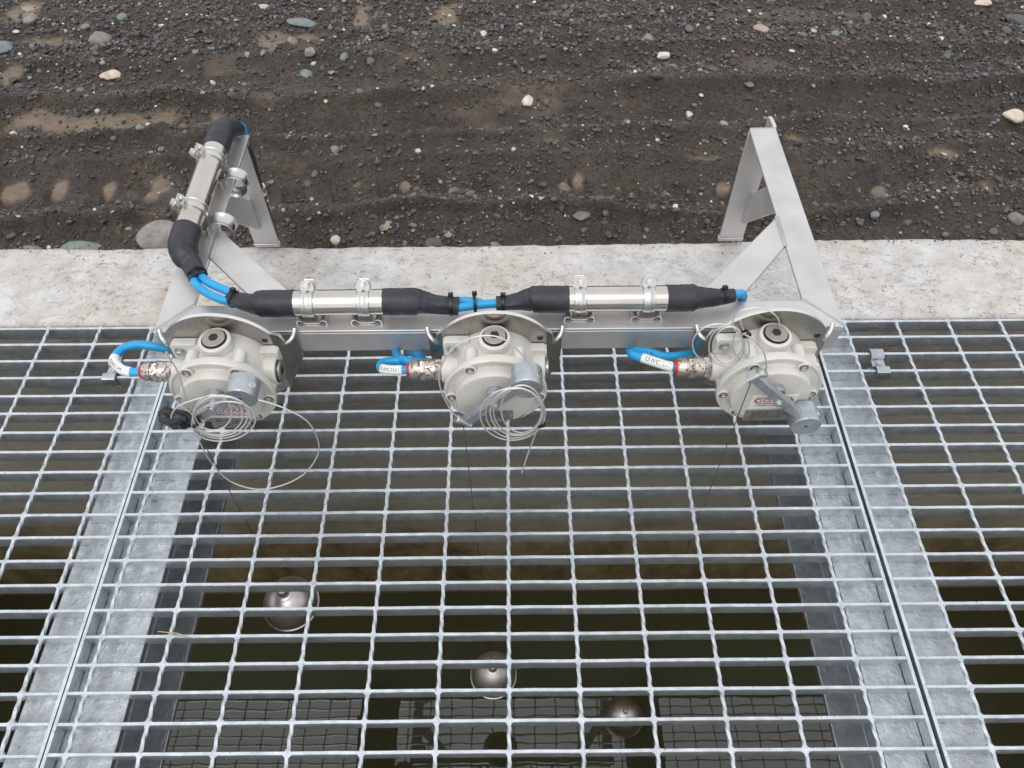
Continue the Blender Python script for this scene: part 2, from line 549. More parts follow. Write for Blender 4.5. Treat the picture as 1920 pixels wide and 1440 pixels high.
# measured paths and positions (metres)
C2_ = [[[0.2514,-0.14,0.3127],[0.2512,-0.14,0.2989],[0.2488,-0.14,0.2854],[0.2443,-0.14,0.2727],[0.2379,-0.14,0.2617],[0.2298,-0.14,0.253],[0.2205,-0.14,0.2472],[0.2105,-0.14,0.2445],[0.2005,-0.14,0.2452],[0.1909,-0.14,0.2493],[0.1823,-0.14,0.2564],[0.1752,-0.14,0.2662],[0.1699,-0.14,0.278],[0.1668,-0.14,0.2911],[0.1658,-0.14,0.3048],[0.1669,-0.14,0.3185],[0.1701,-0.14,0.3313],[0.1751,-0.14,0.3428],[0.1817,-0.14,0.3525],[0.1894,-0.14,0.3599],[0.198,-0.14,0.3648],[0.2071,-0.14,0.367],[0.2162,-0.14,0.3664],[0.225,-0.14,0.363],[0.2331,-0.14,0.357],[0.2401,-0.14,0.3486],[0.2457,-0.14,0.3381],[0.2495,-0.14,0.326]],[[0.2494,-0.137,0.3103],[0.2492,-0.137,0.297],[0.247,-0.137,0.2839],[0.2429,-0.137,0.2718],[0.2372,-0.137,0.2613],[0.2299,-0.137,0.2531],[0.2216,-0.137,0.2476],[0.2128,-0.137,0.2453],[0.2038,-0.137,0.2462],[0.1952,-0.137,0.2504],[0.1876,-0.137,0.2575],[0.1813,-0.137,0.2671],[0.1766,-0.137,0.2786],[0.1738,-0.137,0.2914],[0.1729,-0.137,0.3047],[0.1739,-0.137,0.3179],[0.1768,-0.137,0.3303],[0.1813,-0.137,0.3413],[0.1871,-0.137,0.3505],[0.194,-0.137,0.3576],[0.2017,-0.137,0.3621],[0.2098,-0.137,0.3641],[0.218,-0.137,0.3633],[0.2259,-0.137,0.3598],[0.2331,-0.137,0.3538],[0.2393,-0.137,0.3455],[0.2443,-0.137,0.3351],[0.2477,-0.137,0.3232]],[[0.2477,-0.143,0.3204],[0.2475,-0.143,0.3081],[0.2455,-0.143,0.296],[0.2418,-0.143,0.2848],[0.2366,-0.143,0.2753],[0.2301,-0.143,0.2678],[0.2227,-0.143,0.2629],[0.2148,-0.143,0.261],[0.2068,-0.143,0.262],[0.1992,-0.143,0.266],[0.1924,-0.143,0.2727],[0.1868,-0.143,0.2817],[0.1827,-0.143,0.2924],[0.1802,-0.143,0.3043],[0.1794,-0.143,0.3166],[0.1803,-0.143,0.3288],[0.1829,-0.143,0.3402],[0.1869,-0.143,0.3504],[0.1921,-0.143,0.3589],[0.1984,-0.143,0.3653],[0.2053,-0.143,0.3694],[0.2125,-0.143,0.3711],[0.2198,-0.143,0.3702],[0.2269,-0.143,0.3668],[0.2333,-0.143,0.3611],[0.2389,-0.143,0.3532],[0.2433,-0.143,0.3435],[0.2463,-0.143,0.3324]],[[0.2471,-0.139,0.3174],[0.2465,-0.139,0.3051],[0.2446,-0.139,0.2933],[0.2414,-0.139,0.2826],[0.237,-0.139,0.2737],[0.2317,-0.139,0.267],[0.2258,-0.139,0.2631],[0.2195,-0.139,0.262],[0.2133,-0.139,0.264],[0.2075,-0.139,0.2688],[0.2025,-0.139,0.2762],[0.1984,-0.139,0.2857],[0.1954,-0.139,0.2967],[0.1938,-0.139,0.3087],[0.1936,-0.139,0.321],[0.1947,-0.139,0.333],[0.197,-0.139,0.344],[0.2004,-0.139,0.3537],[0.2047,-0.139,0.3615],[0.2098,-0.139,0.3672],[0.2153,-0.139,0.3706],[0.221,-0.139,0.3715],[0.2267,-0.139,0.3699],[0.2321,-0.139,0.3658],[0.237,-0.139,0.3594],[0.2411,-0.139,0.351],[0.2443,-0.139,0.3409],[0.2463,-0.139,0.3295]],[[0.2467,-0.134,0.3054],[0.2462,-0.134,0.2935],[0.2441,-0.134,0.2819],[0.2404,-0.134,0.2713],[0.2354,-0.134,0.2624],[0.2293,-0.134,0.2557],[0.2223,-0.134,0.2515],[0.215,-0.134,0.2502],[0.2076,-0.134,0.2517],[0.2007,-0.134,0.2561],[0.1945,-0.134,0.2631],[0.1895,-0.134,0.2721],[0.1859,-0.134,0.2828],[0.1838,-0.134,0.2944],[0.1833,-0.134,0.3064],[0.1844,-0.134,0.3182],[0.187,-0.134,0.3291],[0.1909,-0.134,0.3387],[0.1959,-0.134,0.3466],[0.2018,-0.134,0.3524],[0.2083,-0.134,0.356],[0.215,-0.134,0.3571],[0.2218,-0.134,0.3558],[0.2282,-0.134,0.352],[0.2341,-0.134,0.346],[0.2391,-0.134,0.338],[0.243,-0.134,0.3282],[0.2456,-0.134,0.3172]]]
T2_ = [[0.2464,-0.135,0.2766],[0.2404,-0.135,0.2542],[0.2306,-0.135,0.2018],[0.2227,-0.135,0.1534],[0.2214,-0.135,0.1444]]
A2_ = [[0.1382,-0.12,0.2684],[0.1275,-0.12,0.2824],[0.12,-0.12,0.3093],[0.1149,-0.12,0.3393],[0.1153,-0.12,0.3678],[0.1225,-0.12,0.3949],[0.1321,-0.12,0.4152],[0.1458,-0.12,0.4322],[0.1599,-0.12,0.442],[0.1757,-0.12,0.4463],[0.188,-0.12,0.4451],[0.2013,-0.12,0.4372],[0.2136,-0.12,0.4213],[0.2252,-0.12,0.4009],[0.236,-0.12,0.3807]]
C1_ = [[[-0.1212,-0.142,0.309],[-0.1245,-0.142,0.2985],[-0.1299,-0.142,0.288],[-0.1372,-0.142,0.2779],[-0.1461,-0.142,0.2688],[-0.1561,-0.142,0.2612],[-0.1667,-0.142,0.2557],[-0.1774,-0.142,0.2524],[-0.1874,-0.142,0.2516],[-0.1964,-0.142,0.2533],[-0.2037,-0.142,0.2575],[-0.209,-0.142,0.2639],[-0.212,-0.142,0.2721],[-0.2126,-0.142,0.2817],[-0.2108,-0.142,0.292],[-0.2068,-0.142,0.3026],[-0.2009,-0.142,0.3129],[-0.1933,-0.142,0.3224],[-0.1844,-0.142,0.3308],[-0.1748,-0.142,0.3375],[-0.1648,-0.142,0.3424],[-0.1549,-0.142,0.3452],[-0.1456,-0.142,0.3459],[-0.1372,-0.142,0.3444],[-0.1302,-0.142,0.3407],[-0.1249,-0.142,0.3351],[-0.1215,-0.142,0.3277],[-0.1202,-0.142,0.3189]],[[-0.1279,-0.138,0.3097],[-0.1313,-0.138,0.2988],[-0.1367,-0.138,0.2879],[-0.1437,-0.138,0.2776],[-0.1522,-0.138,0.2685],[-0.1616,-0.138,0.2611],[-0.1714,-0.138,0.2558],[-0.1812,-0.138,0.253],[-0.1903,-0.138,0.2528],[-0.1982,-0.138,0.2552],[-0.2046,-0.138,0.2601],[-0.209,-0.138,0.2672],[-0.2113,-0.138,0.2761],[-0.2113,-0.138,0.2862],[-0.2092,-0.138,0.2971],[-0.2051,-0.138,0.308],[-0.1992,-0.138,0.3186],[-0.1919,-0.138,0.3282],[-0.1836,-0.138,0.3365],[-0.1746,-0.138,0.3431],[-0.1655,-0.138,0.3477],[-0.1565,-0.138,0.3501],[-0.1481,-0.138,0.3503],[-0.1406,-0.138,0.3482],[-0.1345,-0.138,0.3439],[-0.1299,-0.138,0.3377],[-0.1272,-0.138,0.3296],[-0.1265,-0.138,0.3202]],[[-0.1278,-0.144,0.3209],[-0.1312,-0.144,0.3104],[-0.1363,-0.144,0.3],[-0.1431,-0.144,0.2903],[-0.151,-0.144,0.2818],[-0.1598,-0.144,0.275],[-0.1689,-0.144,0.2702],[-0.1779,-0.144,0.2679],[-0.1862,-0.144,0.268],[-0.1933,-0.144,0.2707],[-0.199,-0.144,0.2757],[-0.2028,-0.144,0.2828],[-0.2047,-0.144,0.2915],[-0.2045,-0.144,0.3014],[-0.2023,-0.144,0.3118],[-0.1983,-0.144,0.3223],[-0.1927,-0.144,0.3323],[-0.1858,-0.144,0.3414],[-0.178,-0.144,0.3491],[-0.1697,-0.144,0.3552],[-0.1612,-0.144,0.3593],[-0.1529,-0.144,0.3613],[-0.1452,-0.144,0.3612],[-0.1384,-0.144,0.3589],[-0.1329,-0.144,0.3545],[-0.1289,-0.144,0.3482],[-0.1267,-0.144,0.3403],[-0.1262,-0.144,0.3311]],[[-0.1385,-0.136,0.3094],[-0.142,-0.136,0.2991],[-0.1471,-0.136,0.289],[-0.1535,-0.136,0.2797],[-0.161,-0.136,0.2717],[-0.1692,-0.136,0.2654],[-0.1776,-0.136,0.2613],[-0.1857,-0.136,0.2594],[-0.1931,-0.136,0.2601],[-0.1994,-0.136,0.2632],[-0.2043,-0.136,0.2685],[-0.2075,-0.136,0.2758],[-0.2088,-0.136,0.2845],[-0.2082,-0.136,0.2943],[-0.2058,-0.136,0.3045],[-0.2018,-0.136,0.3147],[-0.1964,-0.136,0.3244],[-0.1899,-0.136,0.333],[-0.1826,-0.136,0.3403],[-0.1748,-0.136,0.3459],[-0.167,-0.136,0.3495],[-0.1595,-0.136,0.3511],[-0.1526,-0.136,0.3505],[-0.1466,-0.136,0.3478],[-0.1418,-0.136,0.3432],[-0.1384,-0.136,0.3367],[-0.1367,-0.136,0.3286],[-0.1367,-0.136,0.3194]],[[-0.1497,-0.14,0.3194],[-0.1529,-0.14,0.3103],[-0.1572,-0.14,0.3015],[-0.1625,-0.14,0.2934],[-0.1684,-0.14,0.2866],[-0.1747,-0.14,0.2813],[-0.181,-0.14,0.2779],[-0.187,-0.14,0.2766],[-0.1924,-0.14,0.2775],[-0.1968,-0.14,0.2805],[-0.2,-0.14,0.2854],[-0.2019,-0.14,0.2919],[-0.2023,-0.14,0.2998],[-0.2014,-0.14,0.3085],[-0.1991,-0.14,0.3175],[-0.1956,-0.14,0.3265],[-0.1911,-0.14,0.3349],[-0.1858,-0.14,0.3424],[-0.18,-0.14,0.3487],[-0.1741,-0.14,0.3534],[-0.1681,-0.14,0.3564],[-0.1625,-0.14,0.3576],[-0.1575,-0.14,0.3568],[-0.1533,-0.14,0.3542],[-0.1501,-0.14,0.3498],[-0.148,-0.14,0.3438],[-0.1472,-0.14,0.3365],[-0.1478,-0.14,0.3283]]]
S1_ = [[-0.1512,-0.137,0.3532],[-0.1731,-0.137,0.3498],[-0.1943,-0.137,0.3421],[-0.2129,-0.137,0.3321],[-0.2261,-0.137,0.3199],[-0.2351,-0.137,0.3051],[-0.2388,-0.137,0.29],[-0.2349,-0.137,0.2839]]
B1_ = [[-0.11,-0.136,0.3405],[-0.084,-0.136,0.3236],[-0.058,-0.136,0.2899],[-0.054,-0.136,0.2385],[-0.065,-0.136,0.1962],[-0.0956,-0.136,0.1467],[-0.1365,-0.136,0.1136],[-0.1778,-0.136,0.1027],[-0.2104,-0.136,0.128],[-0.221,-0.136,0.1811],[-0.2193,-0.136,0.2384],[-0.2127,-0.136,0.2835]]
D1_ = [[-0.2071,-0.115,0.4142],[-0.2073,-0.115,0.3998],[-0.207,-0.115,0.3807],[-0.2106,-0.115,0.352],[-0.217,-0.115,0.3183],[-0.2232,-0.115,0.2903]]
C3_ = [[[0.4951,-0.088,0.3925],[0.4969,-0.088,0.3835],[0.4971,-0.088,0.3747],[0.4956,-0.088,0.3663],[0.4924,-0.088,0.359],[0.4877,-0.088,0.3531],[0.4817,-0.088,0.3489],[0.4747,-0.088,0.3467],[0.4672,-0.088,0.3467],[0.4594,-0.088,0.3487],[0.4519,-0.088,0.3528],[0.4451,-0.088,0.3587],[0.4393,-0.088,0.3659],[0.4348,-0.088,0.3742],[0.4318,-0.088,0.3831],[0.4304,-0.088,0.392],[0.4307,-0.088,0.4006],[0.4326,-0.088,0.4085],[0.4361,-0.088,0.4152],[0.4408,-0.088,0.4206],[0.4465,-0.088,0.4243],[0.4531,-0.088,0.4262],[0.4602,-0.088,0.4262],[0.4675,-0.088,0.4244],[0.4745,-0.088,0.4208],[0.4812,-0.088,0.4155],[0.487,-0.088,0.4089],[0.4917,-0.088,0.4011]],[[0.5018,-0.084,0.3692],[0.5018,-0.084,0.3604],[0.5006,-0.084,0.3523],[0.4982,-0.084,0.3455],[0.4948,-0.084,0.3403],[0.4903,-0.084,0.3371],[0.4852,-0.084,0.336],[0.4797,-0.084,0.3372],[0.4741,-0.084,0.3404],[0.4687,-0.084,0.3457],[0.4638,-0.084,0.3525],[0.4596,-0.084,0.3606],[0.4564,-0.084,0.3695],[0.4543,-0.084,0.3787],[0.4534,-0.084,0.3878],[0.4537,-0.084,0.3963],[0.4551,-0.084,0.4038],[0.4576,-0.084,0.4099],[0.4611,-0.084,0.4145],[0.4653,-0.084,0.4174],[0.4701,-0.084,0.4183],[0.4752,-0.084,0.4173],[0.4805,-0.084,0.4144],[0.4856,-0.084,0.4098],[0.4904,-0.084,0.4036],[0.4946,-0.084,0.396],[0.498,-0.084,0.3875],[0.5005,-0.084,0.3784]],[[0.4958,-0.09,0.3786],[0.4956,-0.09,0.3707],[0.4944,-0.09,0.3637],[0.4922,-0.09,0.3578],[0.4891,-0.09,0.3534],[0.4853,-0.09,0.3508],[0.481,-0.09,0.35],[0.4764,-0.09,0.3512],[0.4718,-0.09,0.3543],[0.4675,-0.09,0.3591],[0.4635,-0.09,0.3653],[0.4603,-0.09,0.3725],[0.4578,-0.09,0.3805],[0.4563,-0.09,0.3887],[0.4557,-0.09,0.3967],[0.4562,-0.09,0.4042],[0.4576,-0.09,0.4108],[0.4598,-0.09,0.4162],[0.4629,-0.09,0.4201],[0.4665,-0.09,0.4225],[0.4705,-0.09,0.4231],[0.4748,-0.09,0.4221],[0.4792,-0.09,0.4193],[0.4834,-0.09,0.415],[0.4873,-0.09,0.4093],[0.4906,-0.09,0.4025],[0.4932,-0.09,0.3948],[0.495,-0.09,0.3867]]]
C3B_ = [[0.5627,-0.03,0.3558],[0.5636,-0.03,0.3485],[0.5629,-0.03,0.3416],[0.5606,-0.03,0.3355],[0.5566,-0.03,0.3306],[0.5513,-0.03,0.3271],[0.5449,-0.03,0.3251],[0.5378,-0.03,0.3249],[0.5303,-0.03,0.3265],[0.5228,-0.03,0.3296],[0.5158,-0.03,0.3343],[0.5096,-0.03,0.3401],[0.5045,-0.03,0.3468],[0.5007,-0.03,0.354],[0.4985,-0.03,0.3614],[0.498,-0.03,0.3686],[0.499,-0.03,0.3752],[0.5016,-0.03,0.3809],[0.5055,-0.03,0.3854],[0.5107,-0.03,0.3886],[0.5168,-0.03,0.3904],[0.5236,-0.03,0.3906],[0.5307,-0.03,0.3892],[0.5379,-0.03,0.3863],[0.5447,-0.03,0.382],[0.5509,-0.03,0.3766],[0.5561,-0.03,0.3702],[0.5601,-0.03,0.3631]]
C3C_ = [[0.5073,-0.08,0.3755],[0.5094,-0.08,0.3693],[0.5108,-0.08,0.3632],[0.5117,-0.08,0.3574],[0.5118,-0.08,0.3524],[0.5112,-0.08,0.3484],[0.51,-0.08,0.3456],[0.5081,-0.08,0.3441],[0.5057,-0.08,0.3441],[0.5029,-0.08,0.3456],[0.4998,-0.08,0.3484],[0.4967,-0.08,0.3524],[0.4937,-0.08,0.3574],[0.4909,-0.08,0.3631],[0.4884,-0.08,0.3693],[0.4865,-0.08,0.3755],[0.4852,-0.08,0.3815],[0.4845,-0.08,0.387],[0.4845,-0.08,0.3917],[0.4851,-0.08,0.3954],[0.4864,-0.08,0.398],[0.4882,-0.08,0.3994],[0.4905,-0.08,0.3994],[0.4931,-0.08,0.3981],[0.4961,-0.08,0.3955],[0.4991,-0.08,0.3917],[0.502,-0.08,0.387],[0.5048,-0.08,0.3815]]
T3_ = [[0.4815,-0.086,0.4321],[0.4862,-0.086,0.421],[0.4906,-0.086,0.4117]]
D3_ = [[0.489,-0.1,0.4189],[0.5007,-0.1,0.4103],[0.51,-0.1,0.3996],[0.52,-0.1,0.3849],[0.5272,-0.1,0.3677],[0.5323,-0.1,0.3511],[0.5339,-0.1,0.3406]]
TIE3_ = [[0.4936,-0.086,0.405]]
TIE2_ = [[0.2464,-0.138,0.2811]]
TIE1_ = [[-0.2092,-0.138,0.2888]]
WAD_ = [[-0.2347,-0.13,0.2892]]
STONES_ = [[-1.006,1.49,0.06,0.047],[-0.924,1.313,0.054,0.026],[-0.42,1.576,0.09,0.023],[0.254,1.163,0.032,0.04],[0.653,1.39,0.04,0.023],[0.956,1.506,0.048,0.035],[-0.369,1.306,0.039,0.027],[-0.365,1.385,0.031,0.034],[-0.266,1.367,0.026,0.021],[0.76,1.022,0.024,0.018],[1.516,1.043,0.059,0.028],[-1.271,1.443,0.05,0.044],[-1.251,1.6,0.042,0.036],[-1.295,1.687,0.053,0.022],[-1.067,1.545,0.024,0.021],[-0.193,0.615,0.023,0.024],[0.031,0.604,0.046,0.021],[-0.741,1.006,0.021,0.018],[-1.077,1.011,0.018,0.017],[-0.241,0.955,0.023,0.023],[-0.276,0.854,0.02,0.02],[1.059,0.685,0.02,0.02],[1.38,0.663,0.032,0.03],[0.13,1.503,0.022,0.016],[0.166,1.39,0.018,0.012],[-0.775,0.602,0.1,0.032],[-0.59,0.617,0.093,0.059],[-0.88,0.596,0.046,0.017],[1.733,1.55,0.067,0.029],[1.669,1.645,0.053,0.023],[0.617,1.477,0.035,0.024],[0.373,0.687,0.042,0.019],[-0.558,1.67,0.033,0.018],[-0.968,1.592,0.032,0.021],[-0.499,1.382,0.015,0.021],[0.063,0.63,0.02,0.015],[0.173,0.602,0.022,0.012],[1.167,1.476,0.025,0.016]]
MUD_ = [[-1.008,0.822,0.04,0.034],[-0.907,0.824,0.026,0.036],[-0.779,0.822,0.022,0.034],[-0.66,0.821,0.037,0.044],[-0.869,1.096,0.301,0.059],[-1.03,1.106,0.108,0.041],[-0.246,1.648,0.038,0.096],[0.02,1.618,0.057,0.079],[-0.504,1.476,0.055,0.058],[-1.327,1.668,0.067,0.065],[-0.396,1.498,0.04,0.024],[-1.148,1.487,0.128,0.038],[-1.209,1.315,0.038,0.04],[0.342,0.817,0.017,0.022],[0.376,0.847,0.02,0.031],[0.473,0.815,0.013,0.016],[0.588,0.793,0.017,0.02],[0.372,1.624,0.041,0.022],[-0.051,0.822,0.016,0.022],[0.067,0.811,0.017,0.02],[-0.169,0.826,0.013,0.016],[-0.295,0.83,0.014,0.018],[1.358,0.773,0.018,0.035],[1.297,0.917,0.04,0.021],[0.943,0.988,0.041,0.029],[0.695,0.905,0.054,0.021],[0.733,0.811,0.02,0.02],[0.404,0.767,0.058,0.021],[1.106,0.792,0.019,0.024]]


# ------------------------------------------------------------------ ground beyond the wall
GZ = -0.10
N1, N2, N3, N4 = VNoise(1), VNoise(2), VNoise(3), VNoise(4)
def sst(a, b, x):
    t = np.clip((x - a) / (b - a), 0, 1)
    return t * t * (3 - 2 * t)
def mud_mask(x, y):
    wob = fbm(N3, x * 14, y * 14, 4, 0.6)
    m = np.zeros_like(x)
    for (cx, cy, rx, ry) in MUD_:
        d = np.sqrt(((x - cx) / rx) ** 2 + ((y - cy) / ry) ** 2) + wob * 1.5
        m = np.maximum(m, 1 - sst(0.55, 1.1, d))
    soft = sst(0.12, 0.30, fbm(N4, x * 3.2, y * 7.5, 4, 0.6)) * 0.4
    return np.clip(np.maximum(m * 0.95, soft), 0, 1)
def ridge(y, c, w):
    return np.exp(-((y - c) / w) ** 2)
def rut_shift(x, y):
    return fbm(N2, x * 1.4, y * 1.4, 4, 0.6) * 0.17
def ground_h(x, y):
    wy = y + rut_shift(x, y)
    h = fbm(N1, x * 2.0, y * 4.5, 4) * 0.030
    h += fbm(N2, x * 14, y * 22, 4, 0.6) * 0.016
    h += fbm(N3, x * 55, y * 70, 3, 0.6) * 0.011
    clod = np.clip(fbm(N4, x * 30, y * 34, 4, 0.65), 0, 1)
    h += np.abs(fbm(N2, x * 95, y * 110, 3, 0.6)) * 0.014
    h += clod * 0.045 * sst(-0.08, 0.12, fbm(N1, x * 2.6 + 9, y * 5.5, 3))
    br = 0.5 + 1.0 * np.clip(fbm(N4, x * 3, y * 3, 2) + 0.5, 0, 1)
    # ridges pushed up between wheel ruts, running along the wall
    for c, a_, w_ in ((1.185, 0.036, 0.06), (1.01, 0.034, 0.05), (0.905, 0.020, 0.03), (0.70, 0.030, 0.05), (1.39, 0.016, 0.04)):
        h += br * a_ * sst(c - 0.012, c + 0.010, wy) * np.exp(-np.clip(wy - c, 0, None) / w_)
    h -= 0.026 * ridge(wy, 1.095, 0.05) + 0.018 * ridge(wy, 0.81, 0.05) + 0.014 * ridge(wy, 1.32, 0.05)
    # blocky tread prints left in the rut nearest the wall
    tread = 0.5 + 0.5 * np.sin((x + 0.25 * (y - 0.8)) * 2 * PI / 0.118)
    h -= 0.014 * ridge(wy, 0.80, 0.05) * sst(0.45, 0.75, tread)
    m = mud_mask(x, y)
    h = h * (1 - 0.80 * m) - 0.006 * m
    return GZ + h
gx = np.concatenate([np.arange(-2.0, -1.46, 0.012), np.arange(-1.46, 1.88, 0.0045), np.arange(1.88, 2.4001, 0.012)])
gy = np.concatenate([np.arange(0.497, 1.85, 0.0045), np.arange(1.85, 2.4, 0.012)])
X, Y = np.meshgrid(gx, gy)
Z = ground_h(X, Y)
nx, ny = len(gx), len(gy)
verts = np.stack([X.ravel(), Y.ravel(), Z.ravel()], -1)
idx = np.arange(nx * ny).reshape(ny, nx)
quads = np.stack([idx[:-1, :-1], idx[:-1, 1:], idx[1:, 1:], idx[1:, :-1]], -1).reshape(-1, 4)
mudv = mud_mask(X, Y).ravel()
B = 60.0
ext = [((-B, gy[-1]), (B, B)), ((-B, 0.497), (-2.0, gy[-1])), ((gx[-1], 0.497), (B, gy[-1])), ((-B, -B), (-1.95, 0.497)), ((2.25, -B), (B, 0.497)), ((-1.95, -B), (2.25, -0.96))]
ev, ef = [], []
for (a, b) in ext:
    o = len(verts) + len(ev)
    ev += [(a[0], a[1], GZ), (b[0], a[1], GZ), (b[0], b[1], GZ), (a[0], b[1], GZ)]
    ef.append((o, o + 1, o + 2, o + 3))
def np_mesh(name, V, Q, smooth=True):
    me = bpy.data.meshes.new(name)
    k = Q.shape[1]
    me.vertices.add(len(V)); me.vertices.foreach_set('co', V.astype(np.float32).ravel())
    me.loops.add(len(Q) * k); me.loops.foreach_set('vertex_index', Q.astype(np.int32).ravel())
    me.polygons.add(len(Q)); me.polygons.foreach_set('loop_start', np.arange(0, len(Q) * k, k, dtype=np.int32))
    me.update(calc_edges=True)
    me.polygons.foreach_set('use_smooth', [smooth] * len(Q))
    me.validate()
    return me
V = np.concatenate([verts, np.array(ev)]); Q = np.concatenate([quads, np.array(ef)])
gme = np_mesh('ground', V, Q)
a = gme.attributes.new('mud', 'FLOAT', 'POINT')
a.data.foreach_set('value', np.concatenate([mudv, np.zeros(len(ev))]).astype(np.float32))
gme.materials.append(M_GROUND)
go = link('ground', gme)
go['kind'] = 'structure'

# ------------------------------------------------------------------ concrete pit with its pale wall
def build_wall():
    mb = MB()
    xs = np.arange(-1.95, 2.2501, 0.012)
    prof = [(0.284, -1.9), (0.284, -1.0), (0.284, -0.5), (0.284, -0.2), (0.284, -0.06), (0.284, -0.012), (0.2855, 0.001), (0.290, 0.006), (0.305, 0.0075), (0.33, 0.008), (0.36, 0.008), (0.39, 0.008), (0.42, 0.008),
            (0.45, 0.0075), (0.475, 0.007), (0.487, 0.005), (0.4945, 0.000), (0.498, -0.012), (0.500, -0.05), (0.500, -0.5)]
    n = len(prof)
    pw = np.array(prof)
    vs = []
    for x in xs:
        e1 = float(fbm(N1, np.array(x * 6.0), np.array(3.3), 4, 0.6))
        e2 = float(fbm(N2, np.array(x * 9.0), np.array(8.3), 5, 0.7))
        e3 = float(fbm(N3, np.array(x * 40.0), np.array(1.3), 3, 0.7))
        for k, (y, z) in enumerate(prof):
            dy = dz = 0.0
            if 5 <= k <= 7:
                dy = abs(e3) * 0.004; dz = -abs(e3) * 0.006
            if k >= 14:
                dy = 0.003 + e2 * 0.016 + e3 * 0.004 + 0.009 * math.exp(-((x - 0.93) / 0.22) ** 2); dz = -abs(e3) * 0.008 if k < 18 else 0
            if 8 <= k <= 14:
                dz += float(fbm(N4, np.array(x * 7.0), np.array(y * 14.0), 3)) * 0.004
            vs.append((x, y + dy, z + dz))
    fs = []
    for i in range(len(xs) - 1):
        for k in range(n - 1):
            fs.append((i * n + k, (i + 1) * n + k, (i + 1) * n + k + 1, i * n + k + 1))
    mb.add(vs, fs)
    # the other three sides and the floor of the pit
    mb.box((-1.95, -0.96, -1.95), (2.25, -0.745, 0.0))
    mb.box((-1.95, -0.745, -1.95), (-1.66, 0.2835, 0.0))
    mb.box((2.01, -0.745, -1.95), (2.25, 0.2835, 0.0))
    mb.box((-1.66, -0.745, -1.95), (2.01, 0.2835, -1.85))
    me = bpy.data.meshes.new('concrete_wall')
    me.from_pydata(mb.v, [], mb.f)
    me.polygons.foreach_set('use_smooth', [True] * len(me.polygons))
    me.update()
    fix_normals(me)
    me.set_sharp_from_angle(angle=math.radians(50))
    me.materials.append(M_CONC)
    return link('concrete_wall', me)
tag(build_wall(), 'pale weathered concrete wall between the dark gravel and the grated pit', 'wall')

wv = [(-1.66, -0.745, -1.39), (2.01, -0.745, -1.39), (2.01, 0.284, -1.39), (-1.66, 0.284, -1.39)]
wo_ = MB().add(wv, [(0, 1, 2, 3)]).build('water', M_WATER, None, 0)
wo_['kind'] = 'structure'

# ------------------------------------------------------------------ galvanised beams under the grating seams
def support_beam(x, label, split=None):
    mb = MB()
    w, d, tf, tw = 0.075, 0.175, 0.011, 0.004
    z0 = -0.0275
    out = [(-w, z0), (w, z0), (w, z0 - tf), (tw, z0 - tf), (tw, z0 - d + tf), (w, z0 - d + tf), (w, z0 - d), (-w, z0 - d), (-w, z0 - d + tf), (-tw, z0 - d + tf), (-tw, z0 - tf), (-w, z0 - tf)]
    if split is None:
        mb.prism(out, lambda a, b: (x + a, -0.744, b), lambda a, b: (x + a, 0.2825, b))
    else:
        # two channels back to back; slot between webs made up to darken the seam
        for s, e0, e1 in ((-1, -w, split - 0.0055), (1, w, split + 0.0055)):
            o2 = [(e0, z0), (e1, z0), (e1, z0 - d), (e0, z0 - d), (e0, z0 - d + tf), (e1 + s * 0.008, z0 - d + tf), (e1 + s * 0.008, z0 - tf), (e0, z0 - tf)]
            mb.prism(o2, lambda a, b: (x + a, -0.744, b), lambda a, b: (x + a, 0.2825, b))
    o = mb.build('support_beam', M_GALVB, None, 30, 0.0015)
    return tag(o, label, 'beam', 'steel beams under the grating')
support_beam(-0.422, 'wide galvanised steel beam under the grating seam below the leftmost switch')
support_beam(0.790, 'wide galvanised steel beam under the dark open grating seam at the right', -0.0105)

# ------------------------------------------------------------------ grating panels
YB = [0.28 - 0.04 * k for k in range(26)]
BAR_L = 1.197
def bar_mesh():
    mb = MB()
    xs = np.linspace(-BAR_L / 2, BAR_L / 2, 41)
    vs, fs = [], []
    for i, x in enumerate(xs):
        j = random.uniform(-0.0002, 0.0002)
        for (y, z) in ((-0.0024, -0.027), (0.0024, -0.027), (0.0025, -0.0010), (0.0019, 0.0), (-0.0019, 0.0), (-0.0025, -0.0010)):
            vs.append((x, y + j, z + j))
    for i in range(40):
        for k in range(6):
            fs.append((i * 6 + k, i * 6 + (k + 1) % 6, (i + 1) * 6 + (k + 1) % 6, (i + 1) * 6 + k))
    fs.append(tuple(range(6))); fs.append(tuple(40 * 6 + k for k in range(6)))
    mb.add(vs, fs)
    return mb.mesh('bar', M_GALV, 30)
def rod_mesh():
    mb = MB()
    L0, L1, st = -0.7275, 0.2875, 0.0042
    n = int((L1 - L0) / st)
    vs, fs = [], []
    for i in range(n + 1):
        y = L0 + i * (L1 - L0) / n
        th = 2 * PI * y / 0.085
        r = 0.0033
        for k in range(8):
            a = th + k * PI / 4
            rr = r if k % 2 == 0 else r * 0.87
            vs.append((math.cos(a) * rr, y, math.sin(a) * rr))
    for i in range(n):
        for k in range(8):
            fs.append((i * 8 + k, i * 8 + (k + 1) % 8, (i + 1) * 8 + (k + 1) % 8, (i + 1) * 8 + k))
    fs.append(tuple(range(8))); fs.append(tuple(n * 8 + k for k in range(8)))
    mb.add(vs, fs)
    return mb.mesh('cross_rod', M_GALV, 50)
ME_BAR, ME_ROD = bar_mesh(), rod_mesh()
def end_bar_mesh():
    mb = MB()
    mb.box((-0.0024, -0.7275, -0.0256), (0.0024, 0.2875, -0.0003))
    return mb.mesh('end_bar', M_GALV, 30)
ME_END = end_bar_mesh()
